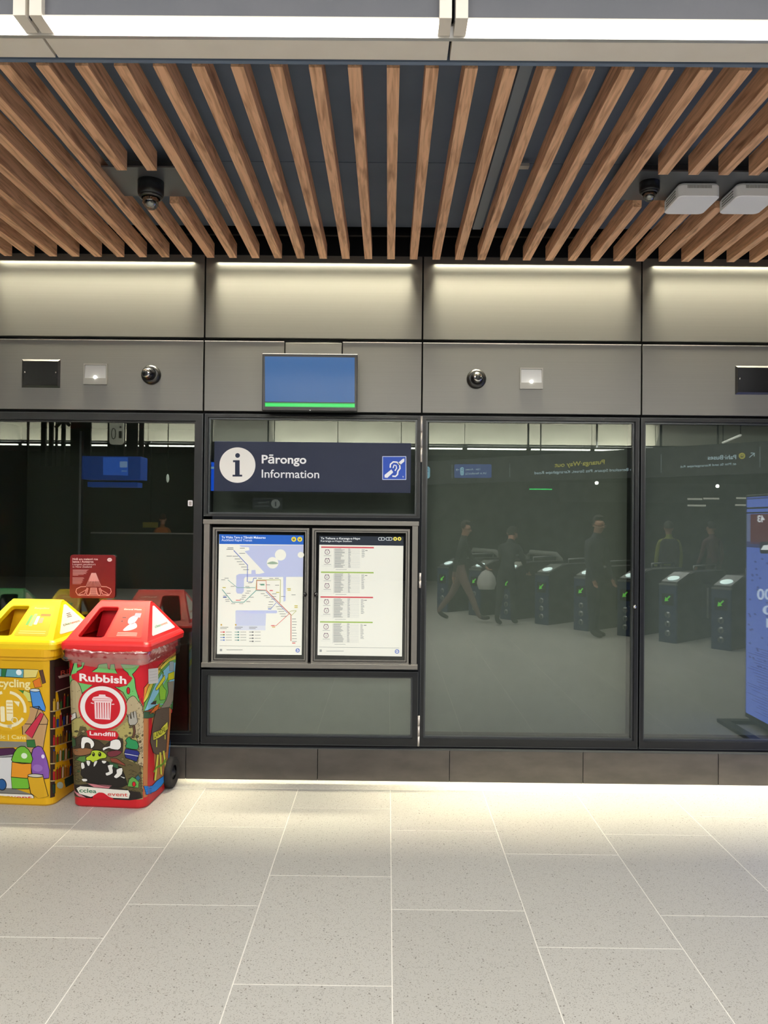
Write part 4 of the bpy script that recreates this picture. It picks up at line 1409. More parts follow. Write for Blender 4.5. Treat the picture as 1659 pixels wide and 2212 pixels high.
for i in range(26):
    x, y = 830 + rr.uniform(0, 190), 1400 + i * 18
    A.stroke([(x, y), (x + 30, y - 14), (x + 66, y + 6)], 5, (34, 28, 20), 5.8)
for i in range(14):
    x, y = rr.uniform(130, 250), 1320 + i * 28
    A.stroke([(x, y), (x + 22, y + 14), (x + 50, y - 4)], 5, (28, 24, 18), 5.8)
A.poly([(150, 1720), (340, 1690), (640, 1700), (860, 1760), (1000, 1780), (1030, 1860), (860, 1890), (300, 1880), (180, 1850)], (40, 34, 32), 6)
A.poly([(340, 1685), (640, 1700), (600, 1740), (420, 1730)], (196, 120, 128), 7)
A.poly([(150, 1730), (180, 1725), (200, 1800), (330, 1880), (240, 1870), (160, 1800)], (200, 130, 138), 7, 5)
A.poly([(215, 1760), (250, 1722), (600, 1745), (840, 1755), (862, 1800), (845, 1870), (640, 1868), (560, 1840), (440, 1840), (380, 1868), (240, 1830)], (232, 228, 216), 8, 5)
A.text('cclea', 240, 450, 1808, 1752, (60, 120, 84), 9, 0.02, dy=4); A.text('event', 585, 830, 1842, 1788, (214, 96, 86), 9, 0.02, dy=0)
A.poly([(400, 1884), (460, 1810), (500, 1800), (545, 1808), (600, 1850), (660, 1884)], RED, 10, sm=2)
# side: rainbow, sky, soil column, river
A.face = 1
A.poly([(1040, 60), (1515, -110), (1510, 700), (1040, 700)], RED, 0)
for k in range(8):
    ya0, ya1 = 640 + k * 152, 640 + (k + 1) * 152
    A.poly([(1046, ya0), (1240, ya0 - 20), (1240, ya1 - 20), (1046, ya1)], (178, 116, 70), 1)
    A.poly([(1240, ya0 - 20), (1500 - 0.09 * ya0, ya0 - 60), (1500 - 0.09 * ya1, ya1 - 60), (1240, ya1 - 20)], (178, 116, 70), 1)
for i in range(40):
    x, y = rr.uniform(1180, 1350), rr.uniform(740, 1200)
    A.stroke([(x, y), (x + 9, y + 4)], 5, (60, 50, 44), 7)
A.poly([(1030, 700), (1020, 560), (1060, 380), (1130, 240), (1230, 120), (1330, 30), (1510, -70), (1510, 640), (1200, 640)], (226, 140, 58), 2, 6)
A.poly([(1040, 700), (1040, 560), (1090, 380), (1170, 240), (1280, 110), (1400, 10), (1510, -20), (1510, 640), (1200, 640)], (226, 210, 80), 3, 5)
A.poly([(1045, 700), (1060, 580), (1120, 440), (1180, 300), (1290, 150), (1400, 60), (1510, 30), (1510, 640), (1200, 640)], (110, 180, 96), 4, 6)
A.poly([(1060, 690), (1090, 560), (1140, 440), (1200, 320), (1310, 170), (1420, 80), (1510, 70), (1500, 600), (1200, 620)], (140, 200, 224), 5, 5)
A.text('COMPOSTABLE', 1240, 1500, 120, 92, (60, 90, 30), 6, 0.01, dy=-130)
A.poly([(1190, 400), (1320, 230), (1335, 290), (1220, 420), (1195, 425)], (216, 214, 56), 7, 6)
A.poly([(1380, 220), (1480, 190), (1478, 290), (1375, 310)], (204, 204, 40), 7, 6); A.rect(1400, 60, 1470, 185, (160, 176, 182), 6, 4)
A.poly([(1240, 150), (1290, 190), (1300, 260), (1250, 330), (1240, 420), (1250, 560), (1330, 560), (1350, 440), (1300, 380), (1290, 300), (1310, 200), (1260, 140)], (140, 196, 60), 6, 6)
A.poly([(1370, 330), (1470, 320), (1465, 560), (1400, 660), (1260, 670), (1340, 570), (1380, 470)], (140, 132, 118), 7, 6)
A.poly([(1100, 730), (1180, 640), (1250, 600), (1220, 680), (1150, 720)], (214, 110, 40), 8, 6)
A.poly([(1115, 600), (1160, 570), (1200, 560), (1190, 610)], (70, 50, 44), 8, 4)
A.poly([(1035, 710), (1110, 700), (1180, 740), (1150, 780), (1040, 795)], (60, 92, 66), 8, 5)
A.poly([(1190, 690), (1390, 640), (1390, 840), (1360, 1000), (1340, 1240), (1240, 1300), (1150, 1250), (1110, 1100), (1150, 860)], (92, 78, 68), 6, 7)
A.poly([(1440, 600), (1470, 560), (1460, 680), (1420, 690)], (60, 120, 70), 8, 5)
A.poly([(1150, 985), (1240, 960), (1300, 900), (1365, 850), (1370, 940), (1320, 1010), (1230, 1060), (1150, 1085)], (222, 220, 78), 8, 7)
A.text('LANDFILL', 1165, 1355, 1065, 995, (70, 70, 20), 10, 0.01, dy=-100)
A.stroke([(1200, 1080), (1195, 1180)], 14, (212, 210, 70), 8); A.stroke([(1325, 1020), (1325, 1080)], 12, (212, 210, 70), 8)
for (xa_, ya_), (xb_, yb2_) in (((1215, 1280), (1170, 1620)), ((1250, 1250), (1262, 1540)), ((1300, 1230), (1335, 1450))):
    A.stroke([(xa_, ya_), (xb_, yb2_)], 38, (60, 60, 20), 7); A.stroke([(xa_, ya_), (xb_, yb2_)], 26, (218, 210, 84), 8)
A.stroke([(1150, 1510), (1200, 1440), (1290, 1400), (1340, 1320)], 16, (100, 150, 50), 9); A.stroke([(1170, 1460), (1260, 1430), (1350, 1350)], 12, (100, 150, 50), 9)
A.poly([(1045, 1700), (1130, 1690), (1200, 1620), (1290, 1560), (1350, 1480), (1420, 1060), (1440, 830), (1452, 860), (1440, 1100), (1400, 1450), (1370, 1560), (1260, 1690), (1180, 1760), (1060, 1815)], (38, 128, 214), 7, 6)
for i in range(4):
    A.stroke([(1050, 1720 + i * 28), (1120, 1730 + i * 22)], 6, (16, 60, 130), 8)
A.rrect(1095, 130, 1228, 330, 8, (222, 220, 216), 9)
for i in range(4):
    A.stroke([(1110, 170 + i * 40), (1215, 166 + i * 40)], 3, (170, 168, 164), 10)
red_art = A

# lid stickers: unit square of the slope
la = Art(); X0_, X1_ = 0.50, 0.90
la.poly([(0.50, 0.09), (0.90, 0.09), (0.92, 0.12), (0.92, 0.84), (0.89, 0.88), (0.51, 0.88), (0.485, 0.84), (0.485, 0.12)], (204, 52, 40), 1)
la.text('General Waste', 0.55, 0.86, 0.80, 0.835, (244, 216, 206), 3, 0.02)
la.poly([(0.70, 0.45), (0.78, 0.44), (0.83, 0.62), (0.77, 0.66), (0.69, 0.58)], (226, 170, 190), 2, sm=3)
la.poly([(0.66, 0.27), (0.76, 0.28), (0.84, 0.36), (0.80, 0.47), (0.72, 0.42)], (236, 222, 220), 2, sm=3)
la.poly([(0.76, 0.62), (0.86, 0.60), (0.87, 0.72), (0.77, 0.72)], (236, 150, 170), 3)
for i in range(3):
    la.stroke([(0.60, 0.14 + i * 0.035), (0.86, 0.14 + i * 0.035)], 0.012, (240, 200, 190), 3)
la.stroke([(0.58, 0.60), (0.64, 0.60)], 0.03, (80, 30, 40), 3); la.disc(0.60, 0.5, 0.012, 0.02, (80, 20, 40), 3)
ta = Art()
ta.poly([(0.15, 0.10), (0.88, 0.10), (0.90, 0.13), (0.62, 0.90), (0.38, 0.90), (0.13, 0.14)], (236, 234, 228), 1)
ta.text('clean', 0.25, 0.50, 0.28, 0.36, (70, 140, 100), 2, 0.02); ta.text('event', 0.51, 0.78, 0.28, 0.36, (214, 110, 96), 2, 0.02)
red_bin = make_bin('red wheelie bin with cartoon rubbish wrap and clear bag under its lid', 'red', 'red_lid', red_art, None, la, ta)
# film of the bin bag pulled over the rim
bm = newbm()
hw, yf, yr, r = section(B_TOPZ)
rg_ = []
rr = random.Random(5)
nz_ = [rr.uniform(-1, 1) for _ in range(200)]
for li, (z, g) in enumerate(((B_TOPZ + 0.070, 0.026), (B_TOPZ + 0.056, 0.040), (B_TOPZ + 0.040, 0.030), (B_TOPZ + 0.024, 0.038), (B_TOPZ + 0.008, 0.028), (B_TOPZ - 0.008, 0.030), (B_TOPZ - 0.022, 0.018), (B_TOPZ - 0.030, 0.010))):
    pts = rrect(hw + g, yf - g, yr + g, r + 0.01, seg=8)
    dense = []
    for i in range(len(pts)):
        a, b2 = pts[i], pts[(i + 1) % len(pts)]
        k = max(1, int(math.hypot(a[0] - b2[0], a[1] - b2[1]) / 0.025))
        for j in range(k): dense.append((a[0] + (b2[0] - a[0]) * j / k, a[1] + (b2[1] - a[1]) * j / k))
    if li == 0: n0 = 160
    # resample to fixed count
    per = [0]
    for i in range(len(dense)):
        a, b2 = dense[i], dense[(i + 1) % len(dense)]
        per.append(per[-1] + math.hypot(a[0] - b2[0], a[1] - b2[1]))
    out = []
    for q_ in range(n0):
        s_ = per[-1] * q_ / n0
        i = max(j for j in range(len(dense)) if per[j] <= s_)
        a, b2 = dense[i], dense[(i + 1) % len(dense)]
        t_ = (s_ - per[i]) / max(1e-9, per[i + 1] - per[i])
        x, y = a[0] + (b2[0] - a[0]) * t_, a[1] + (b2[1] - a[1]) * t_
        jn = nz_[(q_ * 7 + li * 13) % 200] * 0.0035
        zz = z + 0.006 * math.sin(q_ * 0.16 + li) + (0.012 * math.sin(q_ * 0.11) if li > 4 else 0) + jn * 0.6
        cx_, cy_ = x / max(0.01, math.hypot(x, y)), y / max(0.01, math.hypot(x, y))
        out.append((x + cx_ * jn, y + cy_ * jn, zz))
    rg_.append(out)
loft(bm, rg_, cap0=False, cap1=False, smooth=True)
fl = obj('bag_film', bm, 'film', red_bin)
red_bin.location = (-1.668, 4.65, 0); red_bin.rotation_euler = (0, 0, math.radians(-4.15))


# yellow bin wrap, traced in the crop (0,1180) scale 3.687
def yf_(x, y):
    f = (y - 930) / (2060 - 930)
    xl, xr = -195 + 15 * f, 415 - 5 * f
    return (max(0.0, min(1.0, (x - xl) / (xr - xl))), clampz(B_TOPZ * (1 - f)))


def ys_(x, y):
    xl, xr = 413, 582
    u = (x - xl) / (xr - xl)
    yt, yb = 930 - 110 * u, 2060 - 180 * u
    f = (y - yt) / (yb - yt)
    return (1 + max(0.0, min(0.985, u)), clampz(B_TOPZ * (1 - f)))


A = BinArt(yf_, ys_)
YL = (214, 166, 22)
A.rect(-195, 930, 413, 2000, YL, 0)
A.poly([(0, 1000), (205, 1000), (200, 1066), (0, 1060)], (96, 160, 176), 1, 5); A.disc(168, 1025, 22, 22, (230, 238, 240), 2)
A.poly([(35, 1000), (75, 1000), (60, 1064), (30, 1060)], (40, 110, 60), 2, 4)
A.poly([(205, 1000), (320, 1000), (300, 1060), (205, 1066)], (222, 206, 120), 1, 4)
A.poly([(275, 1090), (330, 1060), (345, 1130), (290, 1140)], (220, 120, 40), 2, 4)
A.poly([(325, 1005), (355, 1000), (380, 1100), (350, 1110)], (90, 60, 46), 2, 4)
A.poly([(-195, 1000), (0, 1000), (0, 1070), (-195, 1070)], (150, 120, 60), 1, 4)
A.poly([(250, 1165), (320, 1145), (375, 1290), (370, 1320), (270, 1290)], (74, 140, 214), 3, 6); A.disc(290, 1158, 40, 12, (200, 210, 216), 4, 4)
A.poly([(200, 1160), (280, 1190), (270, 1250), (190, 1240)], (206, 208, 110), 2, 4); A.poly([(120, 1155), (205, 1165), (185, 1210)], (60, 140, 60), 2, 3)
A.poly([(180, 1300), (320, 1280), (395, 1390), (340, 1640), (190, 1640)], (186, 148, 104), 3, 6); A.stroke([(200, 1420), (395, 1420)], 5, (30, 24, 20), 4); A.stroke([(320, 1285), (280, 1400)], 5, (30, 24, 20), 4)
A.poly([(205, 1490), (330, 1330), (360, 1340), (260, 1530)], (196, 50, 74), 5, 5)
A.poly([(215, 1545), (280, 1540), (290, 1600), (220, 1600)], (50, 110, 56), 5, 4)
A.text('Recycling', -92, 256, 1140, 1078, (240, 226, 160), 8, 0.03)
A.disc(70, 1308, 178, 172, (220, 172, 30), 5, n_=40)
ar = (240, 230, 190)
A.arc(70, 1310, 140, 132, -80, 10, 22, ar, 6); A.arc(70, 1310, 140, 132, 30, 130, 22, ar, 6); A.arc(70, 1310, 140, 132, 150, 255, 22, ar, 6)
A.poly([(120, 1245), (170, 1250), (160, 1290)], ar, 6); A.poly([(60, 1440), (100, 1425), (100, 1465)], ar, 6)
A.rrect(62, 1240, 115, 1400, 10, ar, 6); A.rrect(15, 1290, 50, 1410, 10, ar, 6)
for i in range(4): A.stroke([(66, 1262 + i * 26), (112, 1262 + i * 26)], 5, (214, 166, 40), 7)
A.arc(125, 1395, 22, 22, 0, 360, 7, ar, 6)
A.poly([(-110, 1505), (215, 1505), (218, 1560), (-110, 1560)], (220, 172, 30), 5); A.text('Plastic | Cans', -95, 212, 1540, 1508, (240, 222, 140), 8, 0.02)
A.poly([(-195, 1555), (220, 1550), (215, 1600), (-195, 1620)], (130, 128, 120), 4)
A.poly([(-195, 1630), (110, 1610), (150, 1640), (100, 1680), (-195, 1700)], (70, 30, 70), 4, 4)
A.poly([(-195, 1700), (105, 1660), (95, 1960), (-195, 1960)], (214, 214, 216), 4, 5)
A.poly([(100, 1680), (140, 1610), (200, 1595), (250, 1650), (250, 1725), (105, 1720)], (112, 180, 52), 6, 6, sm=2); A.disc(195, 1668, 24, 22, (220, 236, 210), 7)
A.poly([(95, 1720), (250, 1725), (246, 1845), (85, 1838)], (226, 150, 40), 6, 6)
A.poly([(85, 1838), (246, 1845), (225, 1925), (90, 1930)], (112, 184, 54), 6, 6)
A.poly([(255, 1650), (280, 1600), (335, 1595), (385, 1700), (400, 1840), (255, 1810)], (130, 84, 168), 5, 6, sm=2); A.disc(346, 1668, 15, 16, (228, 216, 236), 6); A.disc(300, 1760, 40, 28, (150, 108, 186), 6)
A.poly([(218, 1832), (340, 1810), (392, 1980), (300, 2000), (240, 1960)], (214, 166, 36), 7, 7); A.disc(282, 1820, 62, 14, (200, 196, 180), 8, 5)
A.disc(10, 1900, 34, 44, (38, 90, 150), 6, 6)
A.poly([(-195, 1930), (100, 1925), (240, 1965), (250, 2000), (-195, 2000)], (120, 118, 112), 6)
A.rrect(-180, 1968, 265, 2020, 24, (230, 226, 214), 8, 4)
A.text('cleanevent', -160, 248, 2008, 1978, (206, 74, 66), 9, 0.02)
A.poly([(-195, 2010), (-60, 1985), (60, 1990), (180, 2012), (180, 2030), (-195, 2030)], YL, 10)
A.face = 1
A.poly([(413, 930), (582, 830), (582, 1900), (413, 2010)], (52, 34, 26), 1)
A.poly([(425, 980), (570, 940), (575, 1080), (430, 1170)], (60, 22, 26), 2, 3)
A.poly([(440, 1050), (565, 1000), (570, 1015), (445, 1068)], (190, 160, 150), 3); A.text('REUSE', 450, 560, 1045, 1010, (190, 80, 60), 4, 0.02, dy=-40)
A.stroke([(430, 1170), (575, 1085)], 6, (200, 180, 160), 3)
cols = ((170, 40, 40), (40, 70, 150), (200, 160, 50), (110, 70, 40), (60, 110, 60), (190, 120, 40), (220, 200, 170))
rr = random.Random(9)
for sh in range(5):
    y0 = 1230 + sh * 135
    for i in range(11):
        x = 420 + i * 14.5
        h_ = rr.uniform(55, 95); yy = y0 + 90 - (x - 413) * 0.5
        A.poly([(x, yy), (x + 10, yy - 5), (x + 10, yy - h_ - 5), (x, yy - h_)], rr.choice(cols), 3, 2)
        A.poly([(x + 3, yy - h_ - 2), (x + 7, yy - h_ - 4), (x + 7, yy - h_ - 20), (x + 3, yy - h_ - 18)], rr.choice(cols), 3)
    A.stroke([(413, y0 + 95), (582, y0 + 10)], 7, (190, 170, 120), 4)
A.poly([(418, 1890), (560, 1780), (562, 1860), (422, 1960)], (36, 60, 44), 4, 3); A.disc(455, 1890, 18, 26, (180, 200, 180), 5)
la = Art()
la.poly([(0.50, 0.09), (0.90, 0.09), (0.92, 0.12), (0.92, 0.84), (0.89, 0.88), (0.51, 0.88), (0.485, 0.84), (0.485, 0.12)], (226, 168, 26), 1)
la.text('Recycling', 0.56, 0.82, 0.79, 0.83, (246, 228, 150), 3, 0.02)
for x0, y0, x1, y1, c in ((0.56, 0.36, 0.60, 0.62, (110, 170, 90)), (0.61, 0.34, 0.66, 0.66, (150, 190, 120)), (0.67, 0.38, 0.72, 0.60, (200, 206, 206)), (0.73, 0.42, 0.79, 0.56, (170, 150, 120)), (0.72, 0.60, 0.88, 0.66, (180, 120, 60))):
    la.rrect(x0, y0, x1, y1, 0.012, c, 2)
for i in range(2): la.stroke([(0.53, 0.16 + i * 0.05), (0.88, 0.16 + i * 0.05)], 0.014, (250, 226, 140), 3)
ta2 = Art()
ta2.poly([(0.15, 0.10), (0.88, 0.10), (0.90, 0.13), (0.62, 0.90), (0.38, 0.90), (0.13, 0.14)], (236, 230, 214), 1)
ta2.text('clean', 0.22, 0.48, 0.30, 0.37, (70, 140, 100), 2, 0.02); ta2.text('event', 0.49, 0.76, 0.30, 0.37, (214, 110, 96), 2, 0.02)
for i in range(3): ta2.stroke([(0.40, 0.52 + i * 0.05), (0.60, 0.52 + i * 0.05)], 0.02, (80, 80, 76), 2)
ybin = make_bin('yellow wheelie bin with cartoon recycling wrap, left of the red bin', 'yellow', 'yellow_lid', A, None, la, ta2)
ybin.location = (-2.240, 4.675, 0); ybin.rotation_euler = (0, 0, math.radians(-4.15))
gbin = make_bin('green lidded wheelie bin left of the yellow one, seen only mirrored in the glass', 'green', 'green_lid', None, None, None, Art().poly([(0.15, 0.10), (0.88, 0.10), (0.62, 0.90), (0.38, 0.90)], (226, 226, 214), 1))
gbin.location = (-2.83, 4.67, 0); gbin.rotation_euler = (0, 0, math.radians(-4.0))

#@@PART2@@
# ================================================================== THE CONCOURSE MIRRORED IN THE GLASS
# ---------------------------------------------------------------- ticket gates
GW = 0.28
GL = Vector((-0.653, -0.757, 0))
GTH = math.atan2(-0.757, -0.653)


def gate_master():
    t = thing('ticket_gate', (0, 0, 0), '', 'ticket gate', 'ticket gates mirrored in the glass')
    h = GW / 2
    prof = [(0, 0), (0, 0.86), (0.42, 1.0), (0.55, 1.02), (1.5, 1.02), (1.62, 0.95), (1.62, 0)]
    bm = newbm()
    loft(bm, [[(-h + 0.01, y, z) for y, z in prof], [(h - 0.01, y, z) for y, z in prof]])
    obj('cabinet', bm, 'gate_side', t)
    bm = newbm(); box(bm, -h, h, -0.012, 0.02, 0.0, 0.84, bev=0.006); obj('front_panel', bm, 'gate_blue', t)
    bm = newbm(); box(bm, -h, h, -0.016, 0.024, 0.842, 0.866, bev=0.003); obj('top_band', bm, 'gate_top', t)
    bm = newbm()
    loft(bm, [[(-h + 0.015, 0.03, 0.874), (h - 0.015, 0.03, 0.874), (h - 0.015, 0.40, 1.0), (-h + 0.015, 0.40, 1.0)], [(-h + 0.015, 0.03, 0.896), (h - 0.015, 0.03, 0.896), (h - 0.015, 0.40, 1.022), (-h + 0.015, 0.40, 1.022)]])
    obj('reader_bed', bm, 'gate_top', t)
    Mx = Matrix.Translation((0, 0.15, 0.94)) @ Matrix.Rotation(math.radians(18.5), 4, 'X')
    bm = newbm(); lathe(bm, [(0.085, 0), (0.085, 0.006), (0, 0.008)], Mx, seg=24); obj('reader_disc', bm, 'disc', t)
    bm = newbm(); box(bm, -h + 0.05, h - 0.05, -0.0145, -0.011, 0.55, 0.72); obj('display_window', bm, 'blackgloss', t)
    bm = newbm()
    a = [(-0.045, 0.68), (-0.03, 0.695), (0.015, 0.65), (0.035, 0.67), (0.05, 0.60), (-0.02, 0.615), (0.0, 0.635)]
    loft(bm, [[(x, -0.0155, z) for x, z in a], [(x, -0.0148, z) for x, z in a]]); obj('arrow', bm, 'arrow', t)
    for z in (0.41, 0.275, 0.14):
        bm = newbm(); lathe(bm, [(0.045, 0), (0.045, 0.002), (0, 0.0025)], Matrix.Translation((0, -0.012, z)) @ Matrix.Rotation(PI / 2, 4, 'X'), seg=20)
        o = obj('pictogram', bm, 'gate_top', t)
        bm = newbm(); box(bm, -0.012, 0.012, -0.0165, -0.0142, z - 0.035, z + 0.015); obj('symbol', bm, 'gate_blue', o)
    for k in range(3):
        obj('paddle_edge', bx(-h - 0.26 + 0.09 * k, -h - 0.235 + 0.09 * k, 0.78, 0.80, 0.32, 0.78), 'alu', t)
    obj('paddle_pane', bx(-h - 0.27, -h + 0.0, 0.785, 0.795, 0.30, 0.84), 'dome', t)
    bm = newbm(); tube(bm, [(0, 1.45, 1.0), (0, 1.45, 1.10), (0, 0.75, 1.10), (0, 0.75, 1.0)], 0.014); obj('hand_rail', bm, 'gate_top', t)
    return t


gates = [('nearest ticket gate with lit green arrow, mirrored beside the blue advert', 1537, 1401),
         ('blue fronted ticket gate mirrored in the right-hand pane, second from the blue advert', 1424, 1385.5),
         ('ticket gate mirrored at the very right edge of the middle pane', 1334, 1372),
         ('ticket gate mirrored in the middle pane, left of the tall standing person', 1240, 1360),
         ('ticket gate mirrored in the middle pane, just right of the bending passenger', 1156, 1347),
         ('ticket gate mirrored in the middle pane, just left of the bending passenger', 1081, 1336.5),
         ('ticket gate mirrored just right of the walker with the white bag', 1013, 1328),
         ('farthest ticket gate, mirrored left of the walker with the white bag', 945, 1320)]
gm = gate_master()
for i, (lb, px, py) in enumerate(gates):
    c = in_glass_level(px, py)
    loc = c - GL * (GW / 2)
    if i == 0:
        gm.location = loc; gm.rotation_euler = (0, 0, GTH); gm['label'] = lb
    else:
        dup(gm, loc, GTH, lb)
# two pale arched barriers of the wide lanes
for i, (px, py, lb) in enumerate(((1074, 1331, 'pale arched barrier frame mirrored in the middle pane, between two ticket gates'), (941, 1316, 'pale arched barrier frame mirrored at the left edge of the middle pane'))):
    c = in_glass_level(px, py)
    c += Vector((0.757, -0.653, 0)) * 1.9
    t = thing('barrier_frame', c, lb, 'barrier')
    d = -GL
    bm = newbm()
    P = [c + Vector((0, 0, 0.0)), c + Vector((0, 0, 1.02)), c - d * 0.10 + Vector((0, 0, 1.10)), c - d * 0.75 + Vector((0, 0, 1.12)), c - d * 0.85 + Vector((0, 0, 1.04)), c - d * 0.85]
    tube(bm, P, 0.055, seg=8)
    obj('hoop', bm, 'vent', t)
    bm = newbm()
    q0_, q1_ = c - d * 0.08, c - d * 0.78
    v = [bm.verts.new(p) for p in (q0_ + Vector((0, 0, 0.3)), q1_ + Vector((0, 0, 0.3)), q1_ + Vector((0, 0, 1.05)), q0_ + Vector((0, 0, 1.05)))]
    f = bm.faces.new(v)
    bmesh.ops.extrude_face_region(bm, geom=[f])
    bmesh.ops.translate(bm, verts=bm.verts[-4:] if False else [x for x in bm.verts if x not in v], vec=(0.008, 0, 0))
    obj('pane', bm, 'dome', t)

# ---------------------------------------------------------------- long hanging direction sign
pA, pB = Vector((1.306, -5.81, 0)), Vector((5.80, -1.56, 0))
dS = (pB - pA).normalized(); nS = Vector((-dS.y, dS.x, 0))      # towards the wall
s0, s1 = pA - dS * 1.9, pB + dS * 2.2
ds = thing('hanging_direction_sign', ((s0.x + s1.x) / 2, (s0.y + s1.y) / 2, 2.55), 'long dark direction sign with white and yellow lettering, mirrored above the ticket gates', 'sign')
bm = newbm()
rg_ = lambda z: [tuple(p + Vector((0, 0, z))) for p in (s0, s1, s1 - nS * 0.12, s0 - nS * 0.12)]
loft(bm, [rg_(2.55), rg_(3.05)])
obj('board', bm, mat('sign_board_dark', (34, 36, 40), 0.5), ds)
for f in (0.12, 0.37, 0.63, 0.88):
    c = s0 + (s1 - s0) * f - nS * 0.06
    bm = newbm(); tube(bm, [c + Vector((0, 0, 3.05)), c + Vector((0, 0, 4.5))], 0.02, seg=8); obj('hanger', bm, 'dark', ds)


def signmap(x, y, h):
    return in_glass_plane(x, y, pA + nS * (h + 0.003), nS)


A = Art(900, 960, 3.318)
yl, wt, bl = (196, 186, 70), (190, 214, 226), (52, 78, 150)
A.text('Putanga·Way out', 1348, 990, 140, 108, yl, 2, 0.015, dy=24)
A.text('to Beresford Square, Pitt Street, Karangahape Road', 1560, 845, 188, 168, wt, 2, 0.01, dy=26)
A.rrect(270, 142, 537, 240, 10, bl, 1)
A.text('12m · Access', 455, 350, 184, 170, wt, 2, 0.01, dy=2); A.text('Lift to Beresford Sq', 498, 350, 212, 198, wt, 2, 0.01, dy=4)
A.rrect(313, 163, 338, 222, 11, (160, 214, 236), 2); A.text('2', 332, 320, 190, 172, bl, 3, 0.02); A.text('1', 327, 324, 216, 198, bl, 3, 0.02)
A.stroke([(284, 181), (306, 181)], 3, wt, 2); A.stroke([(292, 172), (283, 181), (292, 190)], 3, wt, 2)
A.rrect(56, 158, 96, 244, 18, (150, 208, 232), 2); A.text('2', 86, 66, 196, 172, bl, 3, 0.02); A.text('1', 78, 74, 232, 208, bl, 3, 0.02)
for x, y0, y1 in ((254, 145, 244), (668, 135, 234)):
    A.stroke([(x, y0), (x, y1)], 4, (120, 130, 134), 2)
A.build('lettering', signmap, 'art_sign', ds)
A = Art(1380, 900, 5.946)
A.text('Pahi·Buses', 1252, 886, 545, 490, wt, 2, 0.015, dy=8)
A.text('at Pitt St and Karangahape Rd', 1252, 540, 618, 590, wt, 2, 0.01, dy=38)
A.disc(1327, 504, 42, 40, (190, 178, 60), 2); A.rrect(1308, 486, 1346, 524, 8, (60, 58, 40), 3); A.rect(1314, 492, 1340, 508, (190, 178, 60), 4)
A.stroke([(1420, 525), (1485, 470)], 10, wt, 2); A.stroke([(1440, 467), (1487, 468), (1484, 512)], 10, wt, 2)
for x, y0, y1 in ((288, 478, 720), (1558, 384, 650)):
    A.stroke([(x, y0), (x, y1)], 8, (120, 130, 134), 2)
A.build('lettering', signmap, 'art_sign', ds)

# ---------------------------------------------------------------- free-standing advert screen just outside the right of the frame
TXs, TY0, TY1 = 3.18, 3.66, 4.74
tot = thing('advert_totem', (TXs + 0.06, 4.2, 0), 'tall blue glowing advert screen on a floor frame, mirrored at the right edge', 'advert screen')
obj('casing', bx(TXs, TXs + 0.13, TY0, TY1, 0.05, 2.01, bev=0.006), 'black', tot)
bm = newbm()
for a in ((2.93, 3.56, 3.66, 3.74), (2.93, 3.56, 4.46, 4.54), (2.93, 3.01, 3.74, 4.46), (3.48, 3.56, 3.74, 4.46)):
    box(bm, a[0], a[1], a[2], a[3], 0.0, 0.03)
obj('floor_frame', bm, 'black', tot)
obj('foot', bx(TXs + 0.02, TXs + 0.11, 3.70, 4.5, 0.03, 0.06), 'black', tot)
A = Art()
A.rect(TY0 + 0.02, 0.09, TY1 - 0.02, 1.97, (84, 108, 200), 0)
A.rect(TY0 + 0.02, 1.985 - 0.01, TY1 - 0.02, 1.99, (60, 80, 170), 1)
A.rect(TY0 + 0.02, 1.885, TY1 - 0.02, 1.90, (10, 12, 40), 1); A.rect(TY0 + 0.02, 1.845, TY1 - 0.02, 1.858, (10, 12, 40), 1)
A.rect(TY0 + 0.02, 1.60, TY1 - 0.02, 1.84, (96, 104, 150), 1)
A.rect(TY0 + 0.09, 1.58, TY0 + 0.62, 1.84, (86, 26, 44), 2)
A.rect(TY0 + 0.02, 1.55, TY1 - 0.02, 1.60, (40, 44, 110), 2)
rr = random.Random(21)
for i in range(90):
    y, z = rr.uniform(TY0 + 0.04, TY1 - 0.1), rr.uniform(0.5, 1.5)
    A.poly([(y, z), (y + 0.03, z + 0.012), (y + 0.055, z - 0.004), (y + 0.02, z - 0.01)], (50, 66, 150), 1)
for i in range(26):
    z = 0.14 + i * 0.022
    y0_ = TY0 + 0.03 + rr.uniform(0, 0.3); A.stroke([(y0_, z), (y0_ + rr.uniform(0.2, 0.6), z + 0.01)], 0.006, (54, 72, 160), 1)
A.build('picture', lambda a, b2, h: Vector((TXs - 0.002 - h, a, b2)), 'art_screen', tot)
m2 = bpy.data.materials['screen_picture']
A = Art()


def tmap(x, y, h):
    return in_glass_plane(x, y, Vector((TXs - 0.004 - h, 4.0, 0)), Vector((-1, 0, 0)))


A.text('43', 1652, 1637, 1128, 1113, (235, 238, 250), 3, 0.03)
A.rrect(1642, 1170, 1690, 1196, 5, (20, 22, 50), 2); A.poly([(1644, 1188), (1650, 1178), (1672, 1176), (1684, 1188)], (240, 242, 250), 3)
A.text('2000', 1700, 1636, 1296, 1272, (200, 214, 250), 3, 0.02); A.text('10', 1690, 1648, 1328, 1308, (200, 214, 250), 3, 0.02); A.text('M', 1676, 1656, 1356, 1336, (200, 214, 250), 3, 0.02)
A.build('lettering', tmap, 'art_screen', tot)
M['totem'] = art_mat('totem_picture', rough=0.3, emit=3.2)
for ch in tot.children:
    if ch.name.startswith(('picture', 'lettering')):
        ch.data.materials[0] = M['totem']

# ---------------------------------------------------------------- smaller mirrored things


